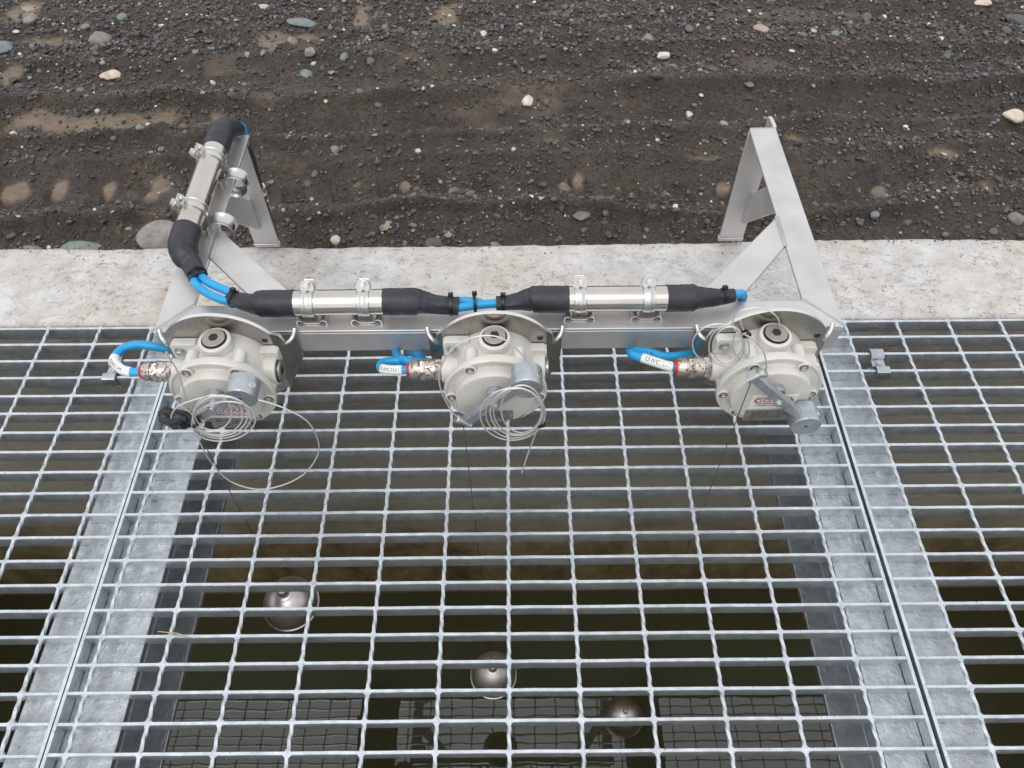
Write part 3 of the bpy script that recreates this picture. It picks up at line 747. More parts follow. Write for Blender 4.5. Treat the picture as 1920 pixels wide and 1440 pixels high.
def fillet_mesh(rods):
    """galvanised weld puddles where the rods cross the bars"""
    mb = MB()
    for y in YB:
        for x in rods:
            s = random.uniform(0.6, 1.35)
            top = []
            hw, hr, fr = 0.0025, 0.0028, 0.0028 * s
            q = []
            for (sx, sy) in ((1, 1), (-1, 1), (-1, -1), (1, -1)):
                arc = []
                for t in (0, 0.25, 0.5, 0.75, 1.0):
                    a = t * PI / 2
                    px = hr + fr * (1 - math.sin(a)); py = hw + fr * (1 - math.cos(a))
                    arc.append((sx * px, sy * py))
                if sx * sy < 0:
                    arc = arc[::-1]
                q += arc
            zt = -0.0006 + random.uniform(-0.0003, 0.0003)
            n = len(q)
            vs = [(x + a, y + b, zt - 0.0007) for a, b in q] + [(x + a * 1.02, y + b * 1.02, -0.008) for a, b in q] + [(x, y, zt - 0.0002)]
            fs = [(i, (i + 1) % n, 2 * n) for i in range(n)] + [(n + i, n + (i + 1) % n, (i + 1) % n, i) for i in range(n)]
            mb.add(vs, fs)
    return mb.mesh('weld_puddles', M_GALV, 60)
def grating(xc, rods, label):
    t = thing('walkway_grating', label, 'grating', (xc, 0, 0), 'walkway grating panels')
    for y in YB:
        b = link('bar', ME_BAR, t)
        b.location = (0, y + random.uniform(-0.0006, 0.0006), random.uniform(-0.0004, 0.0))
        b.rotation_euler.z = random.uniform(-0.0009, 0.0009)
    for x in rods:
        r = link('cross_rod', ME_ROD, t)
        r.location = (x - xc, random.uniform(-0.01, 0.0), -0.0031)
    for sx in (-1, 1):
        e = link('end_bar', ME_END, t)
        e.location = (sx * 0.6011, 0, 0)
    w = link('weld_puddles', fillet_mesh([x - xc for x in rods]), t)
    w['kind'] = 'stuff'
    return t
grating(0.1745, [-0.4 + 0.1 * i for i in range(12)], 'middle galvanised grating panel with the three cream switches above it')
grating(-1.0345, [-0.49 - 0.1 * i for i in range(12)], 'leftmost galvanised grating panel, left of the tight double-bar seam')
gr = grating(1.3875, [0.851 + 0.1 * i for i in range(12)], 'rightmost galvanised grating panel, right of the dark open seam')

# saddle clips that hold the grating down
def grating_clip(x, y, rz, label, bolt):
    t = thing('grating_clip', label, 'clip', (x, y, 0.0), 'hold-down clips on the grating')
    t.rotation_euler.z = rz
    t.scale = (0.88, 0.95, 0.95)
    prof = [(-0.031, -0.012), (-0.030, 0.003), (-0.026, 0.0055), (-0.016, 0.0055), (-0.011, 0.001), (-0.008, -0.006), (0.008, -0.006), (0.011, 0.001), (0.016, 0.0055), (0.026, 0.0055), (0.030, 0.003), (0.031, -0.012)]
    th = 0.003
    out = prof + [(a * 0.93, b - th) for a, b in prof[::-1]]
    mb = MB()
    n = len(prof)
    for sx in (-1, 1):
        pass
    vs = []
    for sx in (-0.0135, 0.0135):
        vs += [(sx, a, b) for a, b in prof] + [(sx, a * 0.93, b - th) for a, b in prof]
    fs = []
    for i in range(n - 1):
        fs += [(i, i + 1, 2 * n + i + 1, 2 * n + i), (n + i, n + i + 1, 3 * n + i + 1, 3 * n + i), (i, i + 1, n + i + 1, n + i), (2 * n + i, 2 * n + i + 1, 3 * n + i + 1, 3 * n + i)]
    fs += [(0, n, 3 * n, 2 * n), (n - 1, 2 * n - 1, 4 * n - 1, 3 * n - 1)]
    mb.add(vs, fs)
    mb.build('saddle', M_ZINC, t, 40)
    if bolt:
        b = MB()
        b.cyl((0, 0, -0.006), (0, 0, -0.001), 0.0062, 6, bev=0.0006)
        b.cyl((0, 0, -0.0062), (0, 0, -0.0045), 0.0078, 18)
        b.cyl((0, 0, -0.0395), (0, 0, -0.0062), 0.003, 10)
        b.build('bolt', M_ZINC, t, 30)
    k = MB().box((-0.007, -0.016, -0.044), (0.007, 0.016, -0.040))
    k.build('lower_jaw', M_ZINC, t, 30, 0.001)
    return t
grating_clip(0.890, 0.180, 0.0, 'grey saddle clip with hex bolt on the rightmost grating panel', True)
grating_clip(-0.534, 0.180, 0.0, 'grey saddle clip on the leftmost grating panel under the blue cable loop', True)

# ------------------------------------------------------------------ stainless bracket frame
FR = thing('bracket_frame', 'satin stainless steel angle frame standing on the concrete wall', 'bracket', (0.189, 0.25, 0.0))
FO = Vector((0.189, 0.25, 0.0))
def fpart(mb, name, mat=M_FRAME, bevel=0.0012, ang=30):
    o = mb.build(name, mat, FR, ang, bevel)
    o.location = -FO
    return o
XL0, XL1, XR0, XR1 = -0.3115, -0.2635, 0.641, 0.689
T = 0.0055
ZT = 0.280
# front beam, mitred angle
def beam():
    mb = MB()
    y0, y1 = 0.028, 0.080
    mb.prism([(XL0, y0), (XR1, y0), (XR0, y1), (XL1, y1)], lambda a, b: (a, b, ZT - T), lambda a, b: (a, b, ZT))
    mb.box((XL0, y0, ZT - 0.046), (XR1, y0 + T, ZT - T))
    return mb
fpart(beam(), 'front_beam')
def arm(xo, xi, ye):
    mb = MB()
    y0, y1 = 0.0285, 0.0805
    mb.prism([(xo, y0), (xi, y1), (xi, ye), (xo, ye)], lambda a, b: (a, b, ZT - T + 0.0003), lambda a, b: (a, b, ZT + 0.0003))
    s = 1 if xi > xo else -1
    mb.box((min(xo, xo + s * T), y0 + T + 0.001, ZT - 0.046), (max(xo, xo + s * T), ye, ZT - T))
    return mb
fpart(arm(XL0, XL1, 0.494), 'side_arm')
fpart(arm(XR1, XR0, 0.499), 'side_arm')
def leg(x0, x1, y, side, ztop):
    mb = MB()
    mb.box((x0, y - T, 0.0205), (x1, y, ztop))
    xs = x1 if side > 0 else x0
    mb.box((min(xs, xs - side * T), y, 0.0205), (max(xs, xs - side * T), y + 0.044, ztop - 0.001))
    return mb
fpart(leg(-0.325, -0.274, 0.494, -1, ZT - T), 'leg')
fpart(leg(0.6405, 0.690, 0.499, 1, ZT - T), 'leg')
def foot(x0, x1, yb, inn):
    mb = MB()
    pts = []
    ys = yb - 0.0065
    r = 0.012
    lo, hi = (x0, x1)
    mb.prism([(lo, ys), (hi, ys), (hi, yb + 0.004), (lo, yb + 0.004)], lambda a, b: (a, b, 0.0105), lambda a, b: (a, b, 0.020))
    return mb
fpart(foot(-0.3255, -0.2735, 0.494, 1), 'foot_plate')
fpart(foot(0.6395, 0.6905, 0.499, 1), 'foot_plate')
tb = MB()
tb.prism([(0.0005, ZT - 0.02), (0.040, ZT - 0.02), (0.040, ZT - 0.002), (0.028, ZT + 0.001), (0.010, ZT + 0.003), (0.0005, ZT + 0.003)],
         lambda a, b: (0.6905, 0.499 + a, b), lambda a, b: (0.690 - T - 0.001, 0.499 + a, b))
fpart(tb, 'end_tab')
# diagonal braces in the plane of the frame
def brace(p):
    mb = MB()
    mb.prism(p, lambda a, b: (a, b, ZT - T - 0.0004), lambda a, b: (a, b, ZT - 0.0004))
    return mb
fpart(brace([(0.6405, 0.263), (0.6405, 0.196), (0.545, 0.0805), (0.478, 0.0805)]), 'corner_brace')
fpart(brace([(-0.263, 0.246), (-0.263, 0.179), (-0.168, 0.0805), (-0.101, 0.0805)]), 'corner_brace')
# knee struts from leg to arm
def strut(xo, s):
    mb = MB()
    x0, x1 = sorted((xo - s * 0.0065, xo - s * 0.0115))
    mb.prism([(0.4955, 0.062), (0.4955, 0.138), (0.40, ZT - 0.03), (0.325, ZT - 0.03)], lambda a, b: (x0, a, b), lambda a, b: (x1, a, b))
    return mb
fpart(strut(0.689, 1), 'knee_strut').location.y -= 0.007
st = fpart(strut(-0.3115, -1), 'knee_strut')
st.location.y -= 0.012
# weld beads
def weld(p0, p1, r=0.0036):
    p0, p1 = Vector(p0), Vector(p1)
    n = max(6, int((p1 - p0).length / 0.0022))
    path, rad = [], []
    for i in range(n + 1):
        path.append(p0.lerp(p1, i / n) + Vector((random.uniform(-.0004, .0004), random.uniform(-.0004, .0004), 0)))
        rad.append(r * (0.95 + 0.05 * math.sin(i * 1.9)) * random.uniform(0.95, 1.05))
    mb = MB().sweep(path, rad, 10, True, False, 0.30)
    return fpart(mb, 'weld_bead', M_WELD, 0, 60)
weld((XR1, 0.0285, ZT), (XR0, 0.0805, ZT), 0.0045)
weld((XL0, 0.0285, ZT), (XL1, 0.0805, ZT), 0.0045)
weld((0.641, 0.264, ZT), (0.641, 0.195, ZT), 0.0042)
weld((-0.2632, 0.247, ZT), (-0.2632, 0.178, ZT), 0.0042)
weld((0.642, 0.4985, ZT), (0.689, 0.4985, ZT), 0.0032)
weld((0.679, 0.4930, 0.064), (0.679, 0.4930, 0.138), 0.003)
weld((-0.303, 0.4872, 0.064), (-0.303, 0.4872, 0.138), 0.003)
weld((-0.325, 0.487, 0.0205), (-0.274, 0.487, 0.0205), 0.003)
weld((0.6405, 0.4925, 0.0205), (0.690, 0.4925, 0.0205), 0.003)

# arched mounting plates with folded wings
def mounting_plate(x0):
    mb = MB()
    Rr, zc = 0.0875, -0.0145
    W = 0.097
    xs = sorted(set([-W + 2 * W * i / 48 for i in range(49)] + [-0.0872, 0.0872, -0.073, 0.073]))
    fr, bk = [], []
    for x in xs:
        ax = abs(x)
        top = zc + math.sqrt(max(0, Rr * Rr - ax * ax)) if ax < 0.0873 else -0.0145
        if ax >= 0.0845:
            top = -0.003 + 0.008 * max(0, (ax - 0.090) / 0.007)
        bot = zc - math.sqrt(max(1e-6, 0.104 ** 2 - ax * ax))
        y = 0.0 if ax < 0.073 else (ax - 0.073) * 1.12
        ny = 0.0055
        sx = 0 if ax < 0.073 else math.copysign(0.0028, x)
        fr.append(((x0 + x + sx * 0, y - ny, 0.28 + top), (x0 + x, y - ny, 0.28 + bot)))
        bk.append(((x0 + x, y, 0.28 + top), (x0 + x, y, 0.28 + bot)))
    n = len(xs)
    vs = [p for q in fr for p in q] + [p for q in bk for p in q]
    fs = []
    for i in range(n - 1):
        a, b, c, d = 2 * i, 2 * i + 1, 2 * i + 3, 2 * i + 2
        o = 2 * n
        fs += [(a, b, c, d), (o + a, o + d, o + c, o + b), (a, d, o + d, o + a), (b, o + b, o + c, c)]
    fs += [(0, 2 * n, 2 * n + 1, 1), (2 * n - 2, 2 * n - 1, 4 * n - 1, 4 * n - 2)]
    mb.add(vs, fs)
    o = fpart(mb, 'mounting_plate', M_PLATE, 0.0006, 25)
    o.data.materials.append(M_LIT_CUT)
    for p in o.data.polygons:
        if p.index < 4 * (n - 1) and p.index % 4 == 2:
            p.material_index = 1
    h = MB()
    h.lathe([(0.0, 0.0052), (0.0007, 0.0052), (0.0007, 0.0044), (-0.0012, 0.0044)], (x0 + 0.064, -0.0056, 0.301), (0, -1, 0), 18, False)
    hh = h.build('hole_rim', M_PLATE, o, 30)
    d = MB().cyl((x0 + 0.064, -0.0058, 0.301), (x0 + 0.064, -0.0050, 0.301), 0.0045, 18)
    d.build('bolt_hole', M_DARK, o, 30)
    for sx in (-1, 1):
        lit_edge = [(x0 + sx * 0.0835, 0.0055, 0.2790), (x0 + sx * 0.0862, 0.0085, 0.2772), (x0 + sx * 0.0905, 0.0135, 0.2772), (x0 + sx * 0.0945, 0.0180, 0.2800), (x0 + sx * 0.0965, 0.0225, 0.2845), (x0 + sx * 0.0975, 0.0270, 0.2880)]
        l_ = MB().sweep(spline(lit_edge, 4), 0.0034, 10)
        lo = l_.build('lit_edge_rod', M_CLAMP, o, 60)  # bright rod added to stand for the sky-lit top edge of the wing
    return o
SWX = (-0.185, 0.185, 0.557)
for x in (-0.2015, 0.1840, 0.5715):
    mounting_plate(x)
SHIFT = [Vector((-0.009, 0.014, -0.0195)), Vector((0.0, 0.014, -0.0195)), Vector((0.008, 0.014, -0.0195))]

# ------------------------------------------------------------------ level switches
def level_switch(x0, label, lever_end, weight_c, sticker, plate_rect, mark):
    O = Vector((x0, -0.042, 0.28))
    t = thing('level_switch', label, 'switch', O, 'cream level switches on the bracket')
    def P(mb, name, mat, parent=None, ang=32, bevel=0.0):
        o = mb.build(name, mat, parent if parent is not None else t, ang, bevel)
        if parent is None:
            o.location = -O
        return o
    ax, az = x0, 0.28
    def org(y=0):
        return (ax, y, az)
    # housing
    b = MB()
    b.lathe([(0.006, 0.0560), (0.012, 0.0585), (0.030, 0.0580), (0.052, 0.0575), (0.062, 0.0575), (0.066, 0.0600), (0.068, 0.0660), (0.0745, 0.0672)], org(), (0, -1, 0), 56)
    for s in (-1, 1):
        dz = 0.048 if s < 0 else 0.030
        b.prism([(s * 0.036, dz), (s * 0.068, dz), (s * 0.0725, dz - 0.004), (s * 0.0725, dz - 0.028), (s * 0.052, dz - 0.034), (s * 0.036, dz - 0.034)],
                lambda p, q: (ax + p, -0.0200, az + q), lambda p, q: (ax + p, -0.0330, az + q))
    b.lathe([(0.030, 0.0235), (0.0590, 0.0222), (0.0690, 0.0218), (0.0707, 0.0205), (0.0707, 0.0170)], (ax, -0.042, az), (0, 0, 1), 40)
    b.lathe([(0.030, 0.0235), (0.062, 0.0215), (0.0685, 0.0210), (0.0700, 0.0198), (0.0700, 0.0165)], (ax, -0.042, az), (1, 0, 0), 36)
    b.lathe([(0.030, 0.0225), (0.066, 0.0205), (0.0745, 0.0200), (0.0760, 0.0188), (0.0760, 0.0165)], (ax, -0.042, az), (-1, 0, 0), 36)
    screws = [58, 122, 188, 352, 236, 304]
    for d in screws:
        a = math.radians(d)
        cx, cz = ax + 0.0605 * math.cos(a), az + 0.0605 * math.sin(a)
        b.cyl((cx, -0.048, cz), (cx, -0.072, cz), 0.0085, 16, bev=0.002)
    P(b, 'housing', M_CREAM, bevel=0.0008)
    # cover with raised face
    c = MB()
    c.lathe([(0.0750, 0.0690), (0.0758, 0.0712), (0.0822, 0.0720), (0.0846, 0.0708), (0.0850, 0.0685), (0.0822, 0.0668), (0.0820, 0.0575), (0.0835, 0.0560), (0.0935, 0.0550), (0.0962, 0.0536), (0.0972, 0.0505), (0.0975, 0.02), (0.0976, 0.0005)], org(), (0, -1, 0), 72)
    for d in screws:
        a = math.radians(d)
        cx, cz = ax + 0.0622 * math.cos(a), az + 0.0622 * math.sin(a)
        c.cyl((cx, -0.0815, cz), (cx, -0.0862, cz), 0.0092, 18, bev=0.001)
    cv = P(c, 'cover', M_CREAM)
    for d in screws:
        a = math.radians(d)
        cx, cz = ax + 0.0622 * math.cos(a), az + 0.0622 * math.sin(a)
        r = MB().lathe([(0, 0.0058), (0.0006, 0.0058)], (cx, -0.0862, cz), (0, -1, 0), 18)
        r.build('screw_recess', M_DARK, cv, 30)
        h = MB().lathe([(0, 0.0048), (0.0012, 0.0048), (0.0016, 0.0042), (0.0016, 0.0025), (0.0004, 0.0024), (0.0004, 0.0002)], (cx, -0.0866, cz), (0, -1, 0), 12)
        h.build('cover_screw', M_CLAMP, cv, 30)
    # lug screw on the left ear
    s = MB()
    s.cyl((ax - 0.0605, -0.0330, az + 0.034), (ax - 0.0605, -0.0345, az + 0.034), 0.0078, 20)
    s.cyl((ax - 0.0605, -0.0345, az + 0.034), (ax - 0.0605, -0.0390, az + 0.034), 0.0054, 6, bev=0.0006)
    P(s, 'mounting_screw', M_ZINC)
    # plugs
    def plug(p, axis, h=0.0042):
        q = MB().lathe([(-0.0008, 0.0172), (0.0006, 0.0172)], p, axis, 30)
        P(q, 'plug_seal', M_DARK)
        k = MB().lathe([(0.0002, 0.0150), (h - 0.001, 0.0155), (h, 0.0146), (h, 0.0068), (h, 0.0066)], p, axis, 30)
        k2 = P(k, 'hex_plug', M_PLATE)
        hx = MB().lathe([(h + 0.0001, 0.0066), (h + 0.0004, 0.0066)], p, axis, 6)
        hx.build('hex_socket', M_DARK, k2, 30)
    plug((ax, -0.042, az + 0.0707), (0, 0, 1))
    plug((ax + 0.0700, -0.042, az), (1, 0, 0), 0.005)
    # cable gland
    g = MB()
    gx0 = ax - 0.076
    g.lathe([(0, 0.0125), (0.002, 0.0125)], (gx0, -0.042, az), (-1, 0, 0), 24)
    g.lathe([(0.0012, 0.0158), (0.0015, 0.0165), (0.0085, 0.0165), (0.0095, 0.0155)], (gx0, -0.042, az), (-1, 0, 0), 6, True, 0.3)
    g.lathe([(0.0094, 0.0148), (0.0230, 0.0148)], (gx0, -0.042, az), (-1, 0, 0), 30)
    g.lathe([(0.0229, 0.0155), (0.0240, 0.0162), (0.0300, 0.0162), (0.0310, 0.0152)], (gx0, -0.042, az), (-1, 0, 0), 6, True, 0.1)
    g.lathe([(0.0309, 0.0125), (0.0340, 0.0125), (0.0345, 0.0140), (0.0440, 0.0132), (0.0465, 0.0115)], (gx0, -0.042, az), (-1, 0, 0), 30)
    P(g, 'cable_gland', M_GLAND)
    rr = MB().lathe([(0.0464, 0.0108), (0.0505, 0.0098)], (gx0, -0.042, az), (-1, 0, 0), 24)
    P(rr, 'red_seal', M_RED)
    # shaft, lever and counterweight
    sz = az + 0.0225
    sh = MB()
    sh.cyl((ax, -0.0965, sz), (ax, -0.1080, sz), 0.0115, 28, bev=0.0008)
    sh.cyl((ax, -0.1080, sz), (ax, -0.1235, sz), 0.0062, 20, bev=0.0008)
    P(sh, 'shaft', M_ZINC)
    A = Vector((lever_end[0], -0.1165, lever_end[1]))
    W = Vector((weight_c[0], -0.1165, weight_c[1]))
    d = (W - A).normalized()
    nrm = d.cross(Vector((0, 1, 0))).normalized()
    Ml = Matrix((d, Vector((0, 1, 0)), nrm)).transposed().to_4x4()
    Ml.translation = A
    le = MB().box((0, -0.0062, -0.0062), ((W - A).length - 0.012, 0.0062, 0.0062), Ml)
    lv = P(le, 'lever_arm', M_ZINC, bevel=0.001)
    pin = MB().cyl((ax, -0.1225, sz), (ax, -0.1262, sz), 0.0042, 16, bev=0.0006)
    pin.build('lever_pin', M_CLAMP, lv, 30)
    cw = MB()
    cw.lathe([(0.099, 0.0194), (0.1003, 0.0208), (0.1283, 0.0208), (0.1297, 0.0196), (0.1297, 0.0028), (0.1280, 0.0026), (0.1280, 0.0002)], (W.x, 0, W.z), (0, -1, 0), 44)
    w_ = P(cw, 'counterweight', M_ZINC)
    sc = Vector((0.80, 0, 0.6)) if d.x * d.z > 0 else Vector((0.85, 0, 0.53))
    ss = MB().cyl(Vector((W.x, -0.115, W.z)) + sc * 0.0195, Vector((W.x, -0.115, W.z)) + sc * 0.0214, 0.0056, 18, bev=0.0005)
    ss.build('set_screw', M_CLAMP, w_, 30)
    dd = MB().cyl((W.x, -0.1283, W.z), (W.x, -0.1279, W.z), 0.0025, 12)
    dd.build('centre_hole', M_DARK, w_, 30)
    # clamping bolt at the free end of the lever
    e = A + d * 0.004
    bo = MB()
    bo.cyl(e - nrm * 0.009 + Vector((0, -0.004, 0)), e + nrm * 0.012 + Vector((0, -0.004, 0)), 0.0040, 14, bev=0.0006)
    bo.cyl(e + nrm * 0.011 + Vector((0, -0.004, 0)), e + nrm * 0.0175 + Vector((0, -0.004, 0)), 0.0062, 18, bev=0.0008)
    P(bo, 'wire_bolt', M_CLAMP)
    t.location = O + SHIFT[mark - 1]
    # sticker and rating plate on the cover
    yf = -0.0979
    def flat(rect, mat, name, dy=0.0):
        (u0, u1, w0, w1, ang) = rect
        m = MB().box((-(u1 - u0) / 2, -0.0004 - dy, -(w1 - w0) / 2), ((u1 - u0) / 2, 0.0004 - dy, (w1 - w0) / 2),
                     Matrix.Translation(((u0 + u1) / 2, yf, (w0 + w1) / 2)) @ Matrix.Rotation(ang, 4, 'Y'))
        return P(m, name, mat)
    def face_matrix(cx, cz, ang, dy):
        return Matrix.Translation((cx, yf - dy, cz)) @ Matrix.Rotation(ang, 4, 'Y') @ Matrix.Rotation(PI / 2, 4, 'X')
    def letters(txt, size, mat, cx, cz, ang, parent, sx=1.0, dy=0.0006):
        me = text_mesh(txt, size, mat, face_matrix(cx, cz, ang, dy), 0.00012, sx)
        o = link('lettering', me, parent)
        return o
    if sticker:
        so = flat(sticker, M_WHITE, 'name_sticker')
        u0, u1, w0, w1, ang = sticker
        cx, cz = (u0 + u1) / 2, (w0 + w1) / 2 + 0.0035
        hw, hh = (u1 - u0) * 0.44, 0.0072
        pts = [(-hw, 0), (-hw + 0.005, hh), (hw - 0.005, hh), (hw, 0), (hw - 0.005, -hh), (-hw + 0.005, -hh)]
        Mx = face_matrix(cx, cz, ang, 0.0006)
        fr = MB()
        n = 6
        vs = [Mx @ Vector((a, b_, 0)) for a, b_ in pts] + [Mx @ Vector((a * 0.945, b_ * 0.80, 0)) for a, b_ in pts]
        fr.add(vs, [(i, (i + 1) % n, n + (i + 1) % n, n + i) for i in range(n)])
        fr.build('red_outline', M_REDINK, so, 0)
        letters('GOVAN', 0.0125, M_REDINK, cx, cz, ang, so, 1.15)
        letters('A PEPPERL+FUCHS BRAND', 0.0042, M_INK, cx, cz - 0.0112, ang, so, 0.95)
    if plate_rect:
        po = flat(plate_rect, M_ID, 'rating_plate')
        u0, u1, w0, w1, ang = plate_rect
        cx, cz = (u0 + u1) / 2, (w0 + w1) / 2
        hh = (w1 - w0) / 2
        wd = (u1 - u0)
        ln = MB()
        for r in range(5):
            z = cz + hh * (0.62 - r * 0.31)
            x = cx - wd * 0.36
            while x < cx + wd * 0.34:
                L = random.uniform(0.003, 0.009)
                if random.random() < 0.75:
                    ln.add([face_matrix(cx, cz, ang, 0.0006) @ Vector(p) for p in ((x - cx, z - cz - 0.0006, 0), (x - cx + L, z - cz - 0.0006, 0), (x - cx + L, z - cz + 0.0006, 0), (x - cx, z - cz + 0.0006, 0))], [(0, 1, 2, 3)])
                x += L + 0.0025
        ln.build('print_lines', M_INK, po, 0)
        for sx in (-1, 1):
            rv = MB().cyl((cx + sx * wd * 0.44, yf - 0.0003, cz), (cx + sx * wd * 0.44, yf - 0.0012, cz), 0.0014, 10)
            rv.build('rivet', M_CLAMP, po, 30)
    return t

level_switch(SWX[0], 'cream switch with black tape and a big loose wire loop, leftmost of three', (-0.217, 0.2735), (-0.137, 0.333),
             (-0.211, -0.152, 0.244, 0.274, 0.03), (-0.214, -0.158, 0.218, 0.242, 0.03), 1)
level_switch(SWX[1], 'cream switch at the middle of the bracket, coiled wire hanging in front', (0.141, 0.256), (0.227, 0.350),
             None, (0.158, 0.209, 0.231, 0.256, 0.0), 2)
level_switch(SWX[2], 'cream switch with its counterweight hanging low right, rightmost of three', (0.507, 0.361), (0.6055, 0.256),
             (0.531, 0.594, 0.256, 0.287, -0.02), (0.530, 0.596, 0.226, 0.252, -0.02), 3)

# ------------------------------------------------------------------ floats hanging in the pit
def float_ball(x, y, z, r, ztop, xtop, label, ring):
    t = thing('float_ball', label, 'float', (x, y, z), 'steel floats hanging in the pit')
    s = MB()
    prof = []
    for i in range(25):
        a = -PI / 2 + PI * i / 24
        prof.append((math.sin(a) * r, max(0.0004, math.cos(a) * r)))
    s.lathe(prof, (0, 0, 0), (0, 0, 1), 40)
    s.build('shell', M_BALL, t, 60)
    k = MB().lathe([(-0.0030, r * 0.995), (-0.0025, r * 1.032), (0.0025, r * 1.032), (0.0030, r * 0.995)], (0, 0, -0.006 if ring else 0), (0, 0, 1), 48)
    if ring:
        k.build('seam_rim', M_CLAMP, t, 40)
    nk = MB()
    nk.lathe([(r * 0.93, r * 0.30), (r * 0.99, r * 0.30), (r * 1.02, r * 0.20), (r * 1.30, r * 0.20), (r * 1.36, r * 0.16)] if ring else [(r * 0.96, r * 0.12), (r * 1.12, r * 0.12), (r * 1.16, r * 0.08)], (0, 0, 0), (0, 0, 1), 24)
    nk.build('neck', M_BALL, t, 40)
    w = MB().sweep([(0, 0, r * 1.1), (xtop[0] - x, xtop[1] - y, ztop - z)], 0.0007, 6)
    w.build('hanging_wire', M_DWIRE, t, 60)
    return t
float_ball(-0.250, -0.12, -0.405, 0.0550, 0.2425, (-0.231, -0.109), 'round steel float hung highest, below the leftmost switch', True)
float_ball(0.152, -0.12, -0.925, 0.058, 0.2365, (0.140, -0.107), 'round steel float hung midway down, below the middle switch', True)
float_ball(0.539, -0.12, -1.385, 0.061, 0.3325, (0.515, -0.110), 'round steel float lying half sunk in the dark water', False)

# ------------------------------------------------------------------ splice tubes and cables
def tie(mb_parent, c, axis, r, off, name='cable_tie', w=0.0045):
    """nylon band round a bundle with its square head"""
    axis = Vector(axis).normalized()
    c = Vector(c)
    m = MB().lathe([(-w / 2, r), (-w / 2, r + 0.0014), (w / 2, r + 0.0014), (w / 2, r)], c - Vector((0, 0, 0)), axis, 24, False)
    o = m.build(name, M_BLACK, mb_parent, 40)
    d = Vector(off).normalized()
    u = axis
    v = d.cross(u)
    Mh = Matrix((u, v, d)).transposed().to_4x4()
    Mh.translation = c + d * (r + 0.0022)
    h = MB().box((-0.0036, -0.0032, -0.002), (0.0036, 0.0032, 0.0032), Mh)
    h.build('tie_head', M_BLACK, o, 30, 0.0006)
    return o

def pipe_clamp(parent, M, rt, drop):
    """two-part stainless pipe clamp with bolt ears and a wavy saddle foot; M places it (tube axis = local x)"""
    def tr(mb):
        mb.v = [tuple(M @ Vector(v)) for v in mb.v]
        return mb
    r0, r1 = rt + 0.0003, rt + 0.0015
    b = MB().lathe([(-0.0088, r0), (-0.0088, r1 + 0.0009), (-0.0078, r1), (-0.0035, r1), (-0.0028, r1 + 0.0005), (0.0028, r1 + 0.0005), (0.0035, r1), (0.0078, r1), (0.0088, r1 + 0.0009), (0.0088, r0)], (0, 0, 0), (1, 0, 0), 40, False)
    o = tr(b).build('pipe_clamp', M_CLAMP, parent, 40)
    dirv = Vector((0, 0.62, 0.785))
    side = Vector((0, -0.785, 0.62))
    e = MB()
    for s in (-1, 1):
        base = dirv * (rt * 0.93) + side * (s * 0.0062)
        tip = dirv * (rt + 0.0150) + side * (s * 0.0082)
        nrm = side * 0.0011
        pts = []
        for p, w in ((base, 0.0095), (base.lerp(tip, 0.55), 0.0095), (tip, 0.0062)):
            pts.append((p, w))
        vs = []
        for p, w in pts:
            vs += [p + Vector((-w, 0, 0)) - nrm, p + Vector((w, 0, 0)) - nrm, p + Vector((w, 0, 0)) + nrm, p + Vector((-w, 0, 0)) + nrm]
        fs = [(0, 3, 2, 1), (8, 9, 10, 11)]
        for k in (0, 4):
            for i in range(4):
                fs.append((k + i, k + (i + 1) % 4, k + 4 + (i + 1) % 4, k + 4 + i))
        e.add(vs, fs)
    tr(e).build('clamp_ears', M_CLAMP, o, 30)
    bl = MB()
    c = dirv * (rt + 0.0078)
    bl.cyl(c - side * 0.0145, c + side * 0.0145, 0.0024, 12)
    bl.cyl(c + side * 0.0090, c + side * 0.0135, 0.0048, 6, bev=0.0005)
    bl.cyl(c - side * 0.0118, c - side * 0.0086, 0.0048, 6, bev=0.0005)
    tr(bl).build('clamp_bolt', M_CLAMP, o, 30)
    prof = [(-0.0225, -drop), (-0.0218, -drop + 0.006), (-0.0185, -drop + 0.0088), (-0.0148, -drop + 0.0078), (-0.0115, -drop + 0.004), (-0.007, -drop + 0.0028), (0.007, -drop + 0.0028),
            (0.0115, -drop + 0.004), (0.0148, -drop + 0.0078), (0.0185, -drop + 0.0088), (0.0218, -drop + 0.006), (0.0225, -drop)]
    n = len(prof)
    vs = []
    for yy in (-0.0165, 0.0165):
        vs += [(x, yy, z) for x, z in prof] + [(x * 0.95, yy, z - 0.0018) for x, z in prof]
    fs = []
    for i in range(n - 1):
        fs += [(i, i + 1, 2 * n + i + 1, 2 * n + i), (n + i, n + i + 1, 3 * n + i + 1, 3 * n + i), (i, i + 1, n + i + 1, n + i), (2 * n + i, 2 * n + i + 1, 3 * n + i + 1, 3 * n + i)]
    tr(MB().add(vs, fs)).build('saddle_foot', M_CLAMP, o, 40)
    return o

